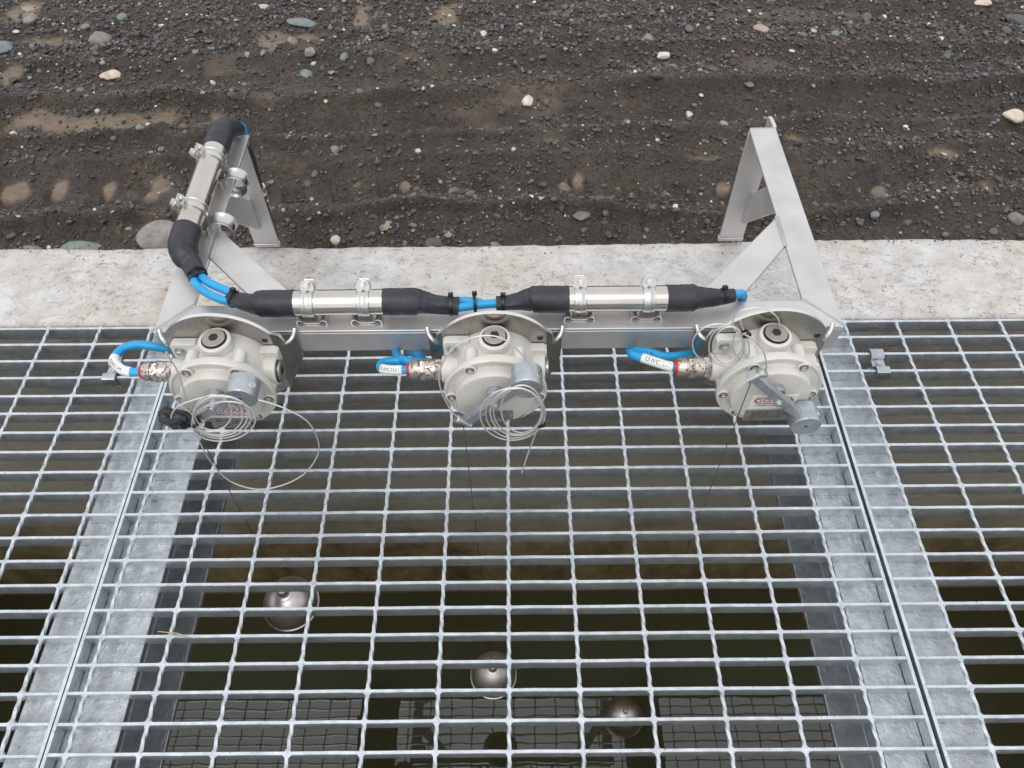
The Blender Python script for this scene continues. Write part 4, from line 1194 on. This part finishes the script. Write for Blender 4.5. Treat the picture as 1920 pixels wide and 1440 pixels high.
def splice_tube(label, p0, p1, rt, clamps, sleeves, ties, drop):
    p0, p1 = Vector(p0), Vector(p1)
    O = (p0 + p1) / 2
    O.z = ZT
    t = thing('splice_tube', label, 'tube', O, 'stainless cable splice tubes')
    inner = link('tube', MB().cyl(p0 - O, p1 - O, rt, 40).mesh('tube', M_TUBE, 40), t)
    d = (p1 - p0).normalized()
    up = Vector((0, 0, 1))
    lat = up.cross(d)
    for f, tilt in clamps:
        c = p0.lerp(p1, f) - O
        Mc = Matrix((d, lat, up)).transposed().to_4x4()
        Mc.translation = c
        pipe_clamp(t, Mc, rt, drop)
    for pts, rad, fl in sleeves:
        P = spline(pts, 6)
        rr = []
        m = len(pts)
        for i in range(len(P)):
            x = i / 6
            k = min(int(x), m - 2)
            f = x - k
            f = f * f * (3 - 2 * f)
            rr.append(rad[k] * (1 - f) + rad[min(k + 1, m - 1)] * f)
        flt = []
        for i in range(len(P)):
            x = i / 6
            k = min(int(x), m - 2)
            f = x - k
            flt.append(fl[k] * (1 - f) + fl[k + 1] * f)
        P = [p - O for p in P]
        rr = [r * (1 + random.uniform(-0.02, 0.02)) for r in rr]
        rmx = max(rr)
        s = MB().sweep(P, rr, 36, True, False, flt, [0.075 * min(1.0, max(0.0, (rmx - r) / rmx * 3.0)) for r in rr])
        s.build('shrink_sleeve', M_SHRINK, t, 60)
    for c, axis, r, off in ties:
        tie(t, Vector(c) - O, axis, r, off)
    return t

ZTB = 0.3085
RT = 0.0187
splice_tube('stainless splice tube in black sleeves between leftmost and middle switch', (-0.112, 0.057, ZTB), (0.034, 0.058, ZTB), RT, [(0.20, 0), (0.745, 0)],
    [([(-0.204, 0.076, 0.302), (-0.196, 0.072, 0.302), (-0.178, 0.064, 0.303), (-0.160, 0.0575, 0.3065), (-0.152, 0.0565, ZTB), (-0.125, 0.0565, ZTB), (-0.103, 0.057, ZTB)], [0.0122, 0.0120, 0.0138, 0.0158, 0.0196, 0.0196, 0.0197], [0.8, 0.8, 0.85, 0.95, 1, 1, 1]),
     ([(0.024, 0.058, ZTB), (0.045, 0.058, ZTB), (0.070, 0.058, ZTB), (0.080, 0.058, 0.307), (0.096, 0.057, 0.304), (0.118, 0.0565, 0.302), (0.132, 0.0562, 0.301)], [0.0197, 0.0196, 0.0196, 0.0168, 0.0152, 0.0142, 0.0146], [1, 1, 1, 0.95, 0.85, 0.8, 0.78])],
    [((-0.197, 0.0725, 0.302), (0.9, -0.4, 0.0), 0.0118, (0.1, 0.4, 0.9)), ((0.121, 0.0563, 0.302), (1, 0, 0), 0.0142, (0, 0.35, 0.95))], 0.0285)
splice_tube('stainless splice tube in black sleeves between middle and rightmost switch', (0.282, 0.060, ZTB), (0.440, 0.060, ZTB), RT, [(0.157, 0), (0.775, 0)],
    [([(0.186, 0.0585, 0.302), (0.198, 0.059, 0.302), (0.216, 0.060, 0.304), (0.234, 0.0605, 0.3075), (0.242, 0.0605, ZTB), (0.265, 0.060, ZTB), (0.291, 0.060, ZTB)], [0.0110, 0.0110, 0.0125, 0.0165, 0.0196, 0.0196, 0.0197], [0.9, 0.9, 0.92, 1, 1, 1, 1]),
     ([(0.431, 0.060, ZTB), (0.450, 0.060, ZTB), (0.470, 0.0605, ZTB), (0.478, 0.0615, 0.3075), (0.495, 0.0645, 0.305), (0.515, 0.068, 0.303), (0.532, 0.0712, 0.302)], [0.0197, 0.0196, 0.0196, 0.0165, 0.0148, 0.0116, 0.0100], [1, 1, 1, 0.97, 0.9, 0.88, 0.9])],
    [((0.196, 0.059, 0.302), (1, 0, 0), 0.0112, (0, 0.3, 0.95)), ((0.517, 0.0683, 0.303), (0.98, 0.18, 0), 0.0112, (0, 0.35, 0.95))], 0.0285)
XT3 = -0.2955
splice_tube('stainless splice tube lying along the left side arm of the frame', (XT3 + 0.0005, 0.200, 0.3115), (XT3, 0.422, 0.3115), 0.0205, [(0.23, 0), (0.80, 0)],
    [([(-0.2575, 0.114, 0.303), (-0.262, 0.121, 0.3035), (-0.275, 0.143, 0.305), (-0.286, 0.155, 0.309), (-0.2905, 0.166, 0.3105), (-0.294, 0.180, 0.3115), (XT3, 0.211, 0.3115)], [0.0138, 0.0138, 0.0155, 0.0190, 0.0214, 0.0216, 0.0213], [0.75, 0.75, 0.85, 1, 1, 1, 1]),
     ([(XT3, 0.406, 0.3115), (XT3, 0.425, 0.3115), (XT3 + 0.001, 0.446, 0.3125), (XT3 + 0.003, 0.468, 0.3105), (XT3 + 0.009, 0.486, 0.303), (XT3 + 0.015, 0.498, 0.290)], [0.0213, 0.0216, 0.0212, 0.0196, 0.0165, 0.0130], [1, 1, 1, 1, 1, 1])],
    [((-0.2615, 0.1215, 0.3035), (0.5, -0.86, 0), 0.0135, (0.3, 0.1, 0.95))], 0.0305)
# fourth sleeve hanging behind the left leg
t4 = thing('hanging_sleeve', 'black cable sleeve running down behind the left leg of the frame', 'cable sleeve', (-0.2890, 0.515, 0.0))
s4 = MB().sweep(spline([(0.001, 0, 0.243), (0.003, 0.002, 0.22), (0.0, 0.003, 0.17), (-0.003, 0.003, 0.10), (-0.004, 0.003, 0.02)], 6), [0.0085] * 3 + [0.0105] * 22, 18)
s4.build('shrink_sleeve', M_SHRINK, t4, 60)
r4 = MB().lathe([(-0.008, 0.0108), (-0.008, 0.0145), (-0.006, 0.0132), (0.006, 0.0132), (0.008, 0.0145), (0.008, 0.0108)], (-0.001, 0.003, 0.135), (0, 0, 1), 24, False)
r4.build('pipe_clip', M_CLAMP, t4, 40)

# empty pipe clips beside the tube on the left arm
def pipe_clip(x, y, label):
    t = thing('pipe_clip', label, 'clip', (x, y, ZT), 'pipe clips on the left arm')
    m = MB()
    r = 0.0175
    m.lathe([(-0.0135, r + 0.0030), (-0.0128, r + 0.0042), (-0.0112, r + 0.0040), (-0.0085, r + 0.0010), (0.0085, r + 0.0010), (0.0112, r + 0.0040), (0.0128, r + 0.0042), (0.0135, r + 0.0030), (0.0118, r + 0.0022), (0.009, r - 0.0010), (-0.009, r - 0.0010), (-0.0118, r + 0.0022), (-0.0135, r + 0.0030)], (0, 0, 0.0025), (0, 1, 0), 40, False)
    m.build('band', M_CLAMP, t, 50)
    k = MB().prism([(-0.005, -0.0032), (0.005, -0.0032), (0.0062, 0), (0.005, 0.0032), (-0.005, 0.0032), (-0.0062, 0)],
                   lambda a, b: (0.0178 + 0.0012, a, 0.0035 + b), lambda a, b: (0.0165, a, 0.0035 + b))
    k.build('slot', M_DARK, t, 0)
    return t
pipe_clip(-0.2590, 0.358, 'empty round steel clip on the left arm, farther from the concrete')
pipe_clip(-0.2570, 0.246, 'empty round steel clip on the left arm, beside the brace weld')

def cable(label, pts, r=0.0064, k=8, group='blue cables', sleeve=None, sw=None):
    if sw is not None:
        pts = [tuple(Vector(p) + SHIFT[sw]) for p in pts]
    P = spline(pts, k)
    O = Vector(pts[0])
    t = thing('blue_cable', label, 'cable', O, group)
    MB().sweep([p - O for p in P], r, 16).build('sheath', M_BLUE, t, 60)
    if sleeve:
        i0, i1, txt, face, size = sleeve
        S = [p - O for p in P[i0:i1 + 1]]
        lb = MB().sweep(S, r + 0.0006, 16).build('marker_sleeve', M_WHITE, t, 60)
        mid = S[len(S) // 2]
        xd = (S[-1] - S[0]).normalized()
        if xd.x < 0:
            xd = -xd
        zd = (Vector(face) - xd * Vector(face).dot(xd)).normalized()
        yd = zd.cross(xd)
        Mt = Matrix((xd, yd, zd)).transposed().to_4x4()
        Mt.translation = mid + zd * (r + 0.0009)
        me = text_mesh(txt, size, M_INK, Mt, 0.0002, 1.0)
        # wrap the handwriting round the sleeve
        Mi = Mt.inverted()
        rr = r + 0.0009
        for v in me.vertices:
            q = Mi @ v.co
            a = q.y / rr
            # follow the bend of the sleeve along its length
            px = q.x
            best = min(S, key=lambda s_: abs((Mi @ s_).x - px))
            by = (Mi @ best).y
            bz = (Mi @ best).z
            q2 = Vector((px, by + math.sin(a) * rr, bz + math.cos(a) * rr + q.z * 0.3))
            v.co = Mt @ q2
        link('lettering', me, lb)
    return t
cable('short blue cable under the left sleeve, nearer the brace', [(-0.254, 0.118, 0.3025), (-0.240, 0.103, 0.305), (-0.222, 0.092, 0.306), (-0.205, 0.0835, 0.3045), (-0.192, 0.076, 0.302)])
cable('short blue cable under the left sleeve, nearer the leftmost switch', [(-0.266, 0.113, 0.3025), (-0.252, 0.094, 0.304), (-0.233, 0.079, 0.305), (-0.213, 0.0695, 0.3035), (-0.194, 0.0655, 0.302)])
cable('thin blue cable over the middle switch, farther from it', [(0.118, 0.063, 0.302), (0.135, 0.0655, 0.301), (0.152, 0.0655, 0.300), (0.165, 0.0625, 0.299), (0.172, 0.060, 0.296)], 0.0058)
cable('thin blue cable over the middle switch, nearer to it', [(0.118, 0.050, 0.302), (0.138, 0.0525, 0.302), (0.158, 0.056, 0.302), (0.175, 0.058, 0.302), (0.192, 0.059, 0.302)], 0.0064)
_t = thing('cable_tie', 'black cable tie round the two blue cables over the middle switch', 'cable tie', (0.155, 0.0600, 0.301))
tie(_t, (0, 0, 0), (1, 0.1, 0), 0.0128, (0, 0.45, 0.9), 'band')
cable('blue cable stub leaving the rightmost sleeve beside the right brace', [(0.524, 0.070, 0.302), (0.536, 0.0735, 0.301), (0.546, 0.079, 0.296), (0.552, 0.085, 0.284), (0.553, 0.088, 0.265), (0.551, 0.088, 0.235)], 0.0068)
cable('blue cable bent over the top of the left leg', [(-0.288, 0.491, 0.299), (-0.281, 0.503, 0.294), (-0.2775, 0.512, 0.281), (-0.2810, 0.516, 0.262), (-0.2865, 0.5155, 0.238)], 0.0066)
cable('blue cable looping left from the gland of the leftmost switch', [(-0.3085, -0.042, 0.28), (-0.325, -0.0425, 0.28), (-0.342, -0.0365, 0.28), (-0.356, -0.020, 0.28), (-0.352, 0.001, 0.278), (-0.334, 0.011, 0.276), (-0.310, 0.012, 0.270), (-0.285, 0.014, 0.258), (-0.262, 0.020, 0.240)], 0.0066, 8,
      'blue cables', (8, 26, 'OWC1M-I1', (-0.15, -0.55, 0.8), 0.0072), 0)
cable('blue cable looping left from the gland of the middle switch', [(0.0615, -0.042, 0.28), (0.048, -0.0422, 0.279), (0.032, -0.040, 0.277), (0.0195, -0.034, 0.274), (0.021, -0.022, 0.270), (0.038, -0.0155, 0.266), (0.058, -0.014, 0.262), (0.074, -0.004, 0.255), (0.066, 0.016, 0.242), (0.052, 0.032, 0.226)], 0.0064, 8,
      'blue cables', (6, 22, 'OWC1U-I1', (-0.1, -0.6, 0.8), 0.0072), 1)
cable('short blue cable tail under the beam left of the middle switch', [(0.034, 0.030, 0.232), (0.040, 0.012, 0.240), (0.050, -0.002, 0.250), (0.066, -0.012, 0.256), (0.086, -0.008, 0.252)], 0.0064)
cable('blue cable looping left from the gland of the rightmost switch', [(0.4335, -0.042, 0.28), (0.420, -0.040, 0.281), (0.402, -0.033, 0.282), (0.383, -0.0235, 0.281), (0.3735, -0.0145, 0.277), (0.382, -0.006, 0.272), (0.402, -0.004, 0.266), (0.425, -0.0085, 0.262), (0.450, -0.004, 0.258), (0.478, 0.010, 0.246)], 0.0066, 8,
      'blue cables', (4, 22, 'OWC1L-I1', (0.05, -0.6, 0.8), 0.0085), 2)
cable('short blue cable tail under the beam left of the rightmost switch', [(0.385, 0.030, 0.226), (0.388, 0.012, 0.238), (0.396, 0.000, 0.250), (0.410, -0.006, 0.257)], 0.0064)

# ------------------------------------------------------------------ steel wire coils
RW = 0.00105
def wire_coil(label, parts, ties_, O, sw):
    O = Vector(O)
    t = thing('wire_coil', label, 'wire', O, 'loose steel wire coils')
    for pts, closed, nm in parts:
        P = [p - O for p in spline(pts, 3, closed)]
        MB().sweep(P, RW, 6, True, closed).build(nm, M_WIRE, t, 60)
    for c, ax in ties_:
        tie(t, Vector(c) - O, ax, 0.0042, (0.4, -0.7, 0.5), 'cable_tie', 0.005)
    t.location = O + SHIFT[sw]
    return t
wire_coil('wire coil with a big open loop over the leftmost grating seam', [(p, True, 'wire_loop') for p in C1_] + [(S1_, False, 'wire_strand'), (B1_, False, 'wire_strand'), (D1_, False, 'wire_strand')], [(TIE1_[0], (0.3, 0, 1))], TIE1_[0], 0)
wire_coil('wire coil with a black tie hanging in front of the middle switch', [(p, True, 'wire_loop') for p in C2_] + [(T2_, False, 'wire_end'), (A2_, False, 'wire_strand')], [(TIE2_[0], (0.45, 0, 1))], TIE2_[0], 1)
wire_coil('thin wire loops tied above the gland of the rightmost switch', [(p, True, 'wire_loop') for p in C3_] + [(C3B_, True, 'wire_loop'), (C3C_, True, 'wire_loop'), (T3_, False, 'wire_end'), (D3_, False, 'wire_strand')], [(TIE3_[0], (0.5, 0, -1))], TIE3_[0], 2)

# crumpled tape on the end of the leftmost lever
def crumple(n, sc, seed):
    rnd = random.Random(seed)
    bm = bmesh.new()
    bmesh.ops.create_icosphere(bm, subdivisions=3, radius=1.0)
    for v in bm.verts:
        d = v.co.normalized()
        h = sum(math.sin(d.dot(Vector((a, b, c))) + e) for a, b, c, e in PH[seed]) / 4
        v.co = Vector((d.x * sc[0], d.y * sc[1], d.z * sc[2])) * (1 + 0.42 * h)
    me = bpy.data.meshes.new('tape_wad')
    bm.to_mesh(me)
    bm.free()
    return me
_r = random.Random(5)
PH = {k: [(_r.uniform(-7, 7), _r.uniform(-7, 7), _r.uniform(-7, 7), _r.uniform(0, 6)) for _ in range(4)] for k in range(4)}
tw = crumple(0, (0.024, 0.011, 0.016), 0)
tw.materials.append(M_TAPE)
two = tag(link('tape_wad', tw), 'crumpled wad of shiny black tape at the end of the leftmost lever', 'tape')
two.location = Vector(WAD_[0]) + SHIFT[0]
two.rotation_euler = (0, 0.45, 0)

# ------------------------------------------------------------------ stones
def rock_mesh(name, seed, sub, flat, mat, ang=1.0):
    rnd = random.Random(seed)
    bm = bmesh.new()
    bmesh.ops.create_icosphere(bm, subdivisions=sub, radius=1.0)
    waves = [(Vector((rnd.uniform(-1, 1), rnd.uniform(-1, 1), rnd.uniform(-1, 1))) * rnd.uniform(1.5, 4.5), rnd.uniform(0, 6)) for _ in range(5)]
    cuts = [(Vector((rnd.uniform(-1, 1), rnd.uniform(-1, 1), rnd.uniform(-0.6, 1))).normalized(), rnd.uniform(0.62, 0.9)) for _ in range(int(7 * ang))]
    for v in bm.verts:
        d = v.co.normalized()
        r = 1 + 0.07 * sum(math.sin(w.dot(d) + p) for w, p in waves)
        p = d * r
        for nrm, k in cuts:
            e = p.dot(nrm) - k
            if e > 0:
                p -= nrm * e * 0.85
        v.co = Vector((p.x, p.y, p.z * flat))
    me = bpy.data.meshes.new(name)
    bm.to_mesh(me)
    bm.free()
    me.polygons.foreach_set('use_smooth', [True] * len(me.polygons))
    me.set_sharp_from_angle(angle=math.radians(38))
    if mat:
        me.materials.append(mat)
    return me
GREY, GREEN, CREAM, PINK, BLUEG, DARKR, TAN, WHITE_ = (0.23, 0.22, 0.20), (0.20, 0.235, 0.215), (0.62, 0.54, 0.42), (0.40, 0.30, 0.265), (0.20, 0.225, 0.235), (0.10, 0.10, 0.10), (0.34, 0.29, 0.22), (0.66, 0.64, 0.58)
SL = [('large rounded grey stone near the top left corner', GREY, 0.7), ('cream angular stone on the flat mud at upper left', CREAM, 0.5), ('long flat blue-grey stone near the top edge', BLUEG, 0.45),
      ('pale grey angular stone right of the middle, standing on its edge', WHITE_, 0.6), ('white oval stone among pebbles at upper right', WHITE_, 0.55), ('pinkish flat stone near the top edge at right', PINK, 0.45),
      ('grey-green angular stone at upper left, below the mauve stone', GREEN, 0.6), ('mauve-grey blocky stone at upper left', (0.27, 0.235, 0.235), 0.7), ('small rounded blue-grey stone right of the mauve stone', BLUEG, 0.7),
      ('tan rounded pebble left of the right leg top', TAN, 0.65), ('cream broken stone at the far right edge', CREAM, 0.5), ('grey stone cut by the left edge of the picture', BLUEG, 0.6),
      ('rounded grey stone near the left part of the top edge', GREY, 0.6), ('tan flat stone touching the top edge at left', TAN, 0.4), ('small rounded stone just left of the large grey stone', GREY, 0.7),
      ('cream knobbly pebble against the wall right of the left leg', CREAM, 0.8), ('dark grey flat stone against the wall behind the first splice tube', DARKR, 0.5), ('small green-grey pebble below the tan puddle strip', GREEN, 0.7),
      ('small cream pebble below the puddle strip at far left', CREAM, 0.7), ('rounded grey pebble on the ridge right of the left leg', GREY, 0.8), ('dark round pebble right of the left leg', DARKR, 0.8),
      ('blue-grey round pebble right of the right leg', BLUEG, 0.8), ('grey stone near the wall at the far right', GREY, 0.7), ('tiny white pebble at the middle near the top', WHITE_, 0.6), ('tiny white pebble below the other one at top middle', WHITE_, 0.6),
      ('broad flat green-grey rock against the wall at left', GREEN, 0.40), ('big rounded grey boulder against the wall behind the left arm', (0.27, 0.255, 0.235), 0.75), ('low grey rock against the wall at the far left', GREY, 0.5),
      ('dark long stone cut by the right edge near the top', DARKR, 0.5), ('cream stone touching the top edge at right', CREAM, 0.5), ('grey oval stone among pebbles at upper right', GREY, 0.55), ('brown-grey flat stone near the wall left of the right leg', (0.20, 0.175, 0.15), 0.4),
      ('pinkish white stone touching the top edge left of the middle', (0.55, 0.45, 0.40), 0.5), ('flat grey-green pebble right of the large grey stone', GREEN, 0.6), ('narrow dark pebble above the left leg top', BLUEG, 0.6), ('brown pebble near the wall behind the middle switch', TAN, 0.6),
      ('small flat pebble against the wall behind the middle switch', GREY, 0.5), ('grey pebble near the top edge right of the pinkish stone', BLUEG, 0.6)]
assert len(SL) == len(STONES_)
for i, ((x, y, w, h), (lab, col, fl)) in enumerate(zip(STONES_, SL)):
    me = rock_mesh('stone', 100 + i, 3, 1.0, mat_rock(col), 0.6 if 'round' in lab else 1.2)
    o = tag(link('stone', me), lab, 'stone')
    sx = w / 2 * 1.08
    if y < 0.66:
        y = max(y, 0.535 + (w * 0.3 if w > 0.06 else 0.0))
    sy = max(h / 2 / 0.62 * (0.85 if fl > 0.6 else 1.0), w * 0.25)
    sz = max(min(sx, sy) * fl, 0.004)
    z = float(ground_h(np.array([x]), np.array([y]))[0])
    o.location = (x, y, z + sz * 0.30)
    o.scale = (sx, sy, sz)
    o.rotation_euler = (random.uniform(-0.12, 0.12), random.uniform(-0.12, 0.12), random.uniform(-0.25, 0.25))
# countable pebbles
PCOL = {'dark grey': (0.075, 0.070, 0.066), 'mid grey': (0.16, 0.157, 0.15), 'blue-grey': (0.115, 0.135, 0.140), 'greenish': (0.125, 0.145, 0.125), 'brown': (0.155, 0.115, 0.085), 'tan': (0.30, 0.245, 0.18), 'white': (0.60, 0.58, 0.53)}
PMAT = {k: mat_rock(c) for k, c in PCOL.items()}
PEB = {k: [rock_mesh('pebble', 300 + 10 * j + i, 2 if i < 2 else 1, 1.0, PMAT[k], 1.0) for i in range(4)] for j, k in enumerate(PCOL)}
PW = [0.24, 0.24, 0.17, 0.10, 0.11, 0.09, 0.05]
def pebble_label(colr, flat, x, y):
    h = 'left of the left leg' if x < -0.33 else 'right of left leg' if x < 0.0 else 'behind the middle switch' if x < 0.37 else 'left of the right leg' if x < 0.66 else 'right of the right leg'
    v = 'close to the wall' if y < 0.74 else 'in nearest wheel rut' if y < 0.95 else 'midway up the gravel' if y < 1.27 else 'near the top edge'
    return '%s %s pebble %s, %s' % ('flat' if flat else 'rounded', colr, v, h)
placed = [(s[0], s[1], s[2] / 2) for s in STONES_]
cnt = 0
tries = 0
while cnt < 185 and tries < 20000:
    tries += 1
    x = random.uniform(-1.42, 1.82)
    y = 0.54 + 1.25 * random.random() ** 0.62
    band = 0.25 + 0.75 * (math.exp(-((y - 1.52) / 0.17) ** 2) + 0.6 * math.exp(-((y - 1.19) / 0.05) ** 2) + 0.7 * math.exp(-((y - 0.60) / 0.07) ** 2) + 0.4 * math.exp(-((y - 1.0) / 0.04) ** 2))
    if random.random() > band:
        continue
    r = 0.0060 + 0.0095 * random.random() ** 2.8
    if any((x - a) ** 2 + (y - b) ** 2 < (r + c) ** 2 for a, b, c in placed):
        continue
    placed.append((x, y, r))
    z = float(ground_h(np.array([x]), np.array([y]))[0])
    colr = random.choices(list(PCOL), PW)[0]
    flat = random.random() < 0.5
    o = link('pebble', random.choice(PEB[colr]))
    tag(o, pebble_label(colr, flat, x, y), 'pebble', 'pebbles strewn over the gravel')
    o.location = (x, y, z + r * 0.22)
    o.scale = (r * random.uniform(0.9, 1.35), r * random.uniform(0.75, 1.1), r * (random.uniform(0.38, 0.48) if flat else random.uniform(0.7, 0.85)))
    o.rotation_euler = (random.uniform(-0.3, 0.3), random.uniform(-0.3, 0.3), random.uniform(0, 6.28))
    cnt += 1

# pebbles that still read alike are told apart by their order from left to right
_by = {}
for o in C.objects:
    if o.get('category') == 'pebble':
        _by.setdefault(o['label'], []).append(o)
_ORD = ['leftmost', 'second from left', 'third from left', 'fourth from left', 'fifth from left', 'sixth from left', 'seventh from left', 'eighth from left', 'ninth from left', 'tenth from left', 'eleventh from left', 'twelfth from left']
for lab, obs in _by.items():
    if len(obs) > 1:
        for o, w in zip(sorted(obs, key=lambda q: q.location.x / (q.location.y + 0.7)), _ORD):
            o['label'] = lab + ', ' + w

# fine gravel that nobody could count
def gravel():
    t = (1 + 5 ** 0.5) / 2
    bv = np.array([(-1, t, 0), (1, t, 0), (-1, -t, 0), (1, -t, 0), (0, -1, t), (0, 1, t), (0, -1, -t), (0, 1, -t), (t, 0, -1), (t, 0, 1), (-t, 0, -1), (-t, 0, 1)], float)
    bv /= np.linalg.norm(bv[0])
    bf = np.array([(0, 11, 5), (0, 5, 1), (0, 1, 7), (0, 7, 10), (0, 10, 11), (1, 5, 9), (5, 11, 4), (11, 10, 2), (10, 7, 6), (7, 1, 8), (3, 9, 4), (3, 4, 2), (3, 2, 6), (3, 6, 8), (3, 8, 9), (4, 9, 5), (2, 4, 11), (6, 2, 10), (8, 6, 7), (9, 8, 1)])
    N = 150000
    x = RNG.uniform(-1.95, 2.35, N); y = 0.505 + 1.85 * RNG.random(N)
    dens = 0.12 + 2.0 * np.clip(fbm(N2, x * 3, y * 6, 4, 0.6) + 0.12, 0, 1)
    wy = y + rut_shift(x, y)
    patch = np.clip(0.5 + 2.2 * fbm(N3, x * 5, y * 5, 4, 0.6), 0, 1.3)
    dens += patch * (0.45 * ridge(wy, 1.20, 0.07) + 0.35 * ridge(wy, 1.01, 0.05) + 0.5 * ridge(wy, 0.70, 0.07)) + 0.5 * ridge(y, 1.52, 0.2) + 0.5 * ridge(y, 0.56, 0.05)
    dens *= 1 - 0.93 * mud_mask(x, y)
    keep = RNG.random(N) < dens
    keep &= ~((y > 1.85) & (RNG.random(N) < 0.4))
    x, y = x[keep], y[keep]
    N = len(x)
    r = 0.0016 + 0.0042 * RNG.random(N) ** 2.6 + 0.0045 * (RNG.random(N) < 0.05 + 0.07 * ridge(y, 1.52, 0.2))
    z = ground_h(x, y) + r * 0.38
    sc = np.stack([r * RNG.uniform(0.85, 1.5, N), r * RNG.uniform(0.75, 1.1, N), r * RNG.uniform(0.45, 0.85, N)], -1)
    th = RNG.uniform(0, 2 * PI, N); tl = RNG.uniform(-0.5, 0.5, N)
    Vv = bv[None] * RNG.uniform(0.72, 1.2, (N, 12, 1)) * sc[:, None, :]
    cx, sx_ = np.cos(tl)[:, None], np.sin(tl)[:, None]
    Yv = Vv[..., 1] * cx - Vv[..., 2] * sx_
    Zv = Vv[..., 1] * sx_ + Vv[..., 2] * cx
    ct, st_ = np.cos(th)[:, None], np.sin(th)[:, None]
    Xr = Vv[..., 0] * ct - Yv * st_
    Yr = Vv[..., 0] * st_ + Yv * ct
    P = np.stack([Xr + x[:, None], Yr + y[:, None], Zv + z[:, None]], -1).reshape(-1, 3)
    P[:, 1] = np.maximum(P[:, 1], 0.4985 + 0.0 * P[:, 1])
    Fq = (bf[None] + (np.arange(N) * 12)[:, None, None]).reshape(-1, 3)
    me = np_mesh('gravel', P, Fq, False)
    pal = np.array([(0.050, 0.042, 0.036), (0.070, 0.062, 0.055), (0.105, 0.10, 0.094), (0.085, 0.095, 0.093), (0.13, 0.105, 0.085), (0.19, 0.185, 0.175), (0.38, 0.37, 0.34), (0.72, 0.69, 0.62)])
    pi = RNG.choice(8, N, p=[0.30, 0.235, 0.155, 0.115, 0.105, 0.055, 0.022, 0.013])
    col = pal[pi] * RNG.uniform(0.8, 1.2, (N, 1))
    col = np.concatenate([col, np.ones((N, 1))], -1)
    at = me.color_attributes.new('col', 'FLOAT_COLOR', 'POINT')
    at.data.foreach_set('color', np.repeat(col, 12, axis=0).astype(np.float32).ravel())
    me.materials.append(M_GRIT)
    o = link('gravel', me)
    o['kind'] = 'stuff'
    o['label'] = 'fine dark gravel covering the muddy ground'
    return N
NG = gravel()

# grit kicked up onto the far edge of the wall
def wall_grit():
    mb = MB()
    for i in range(420):
        x = random.uniform(-1.1, 1.5)
        y = 0.494 - 0.17 * random.random() ** 4.5
        r = random.uniform(0.0008, 0.0024)
        vs = [(x + r * random.uniform(0.7, 1.3) * a, y + r * random.uniform(0.7, 1.2) * b, 0.0068 + r * random.uniform(0.6, 1.0) * c)
              for a, b, c in ((1, 0, 0), (-1, 0, 0), (0, 1, 0), (0, -1, 0), (0, 0, 1), (0, 0, -1))]
        mb.add(vs, [(0, 2, 4), (2, 1, 4), (1, 3, 4), (3, 0, 4), (2, 0, 5), (1, 2, 5), (3, 1, 5), (0, 3, 5)])
    o = mb.build('grit', PMAT['brown'], None, 0)
    o['kind'] = 'stuff'
    o['label'] = 'fine brown grit scattered on the concrete wall top'
wall_grit()

# ------------------------------------------------------------------ small litter
st_ = MB().sweep([(-0.030, 0.004, 0.0), (0.0, 0.0, 0.0025), (0.028, -0.007, 0.0)], [0.0007, 0.0011, 0.0005], 5)
so = st_.build('dry_stalk', M_STRAW, None, 60)
so.location = (-0.288, -0.3175, 0.0025)
tag(so, 'thin dry grass stalk lying across the grating at lower left', 'stalk')
print('gravel', NG, 'pebbles', cnt)
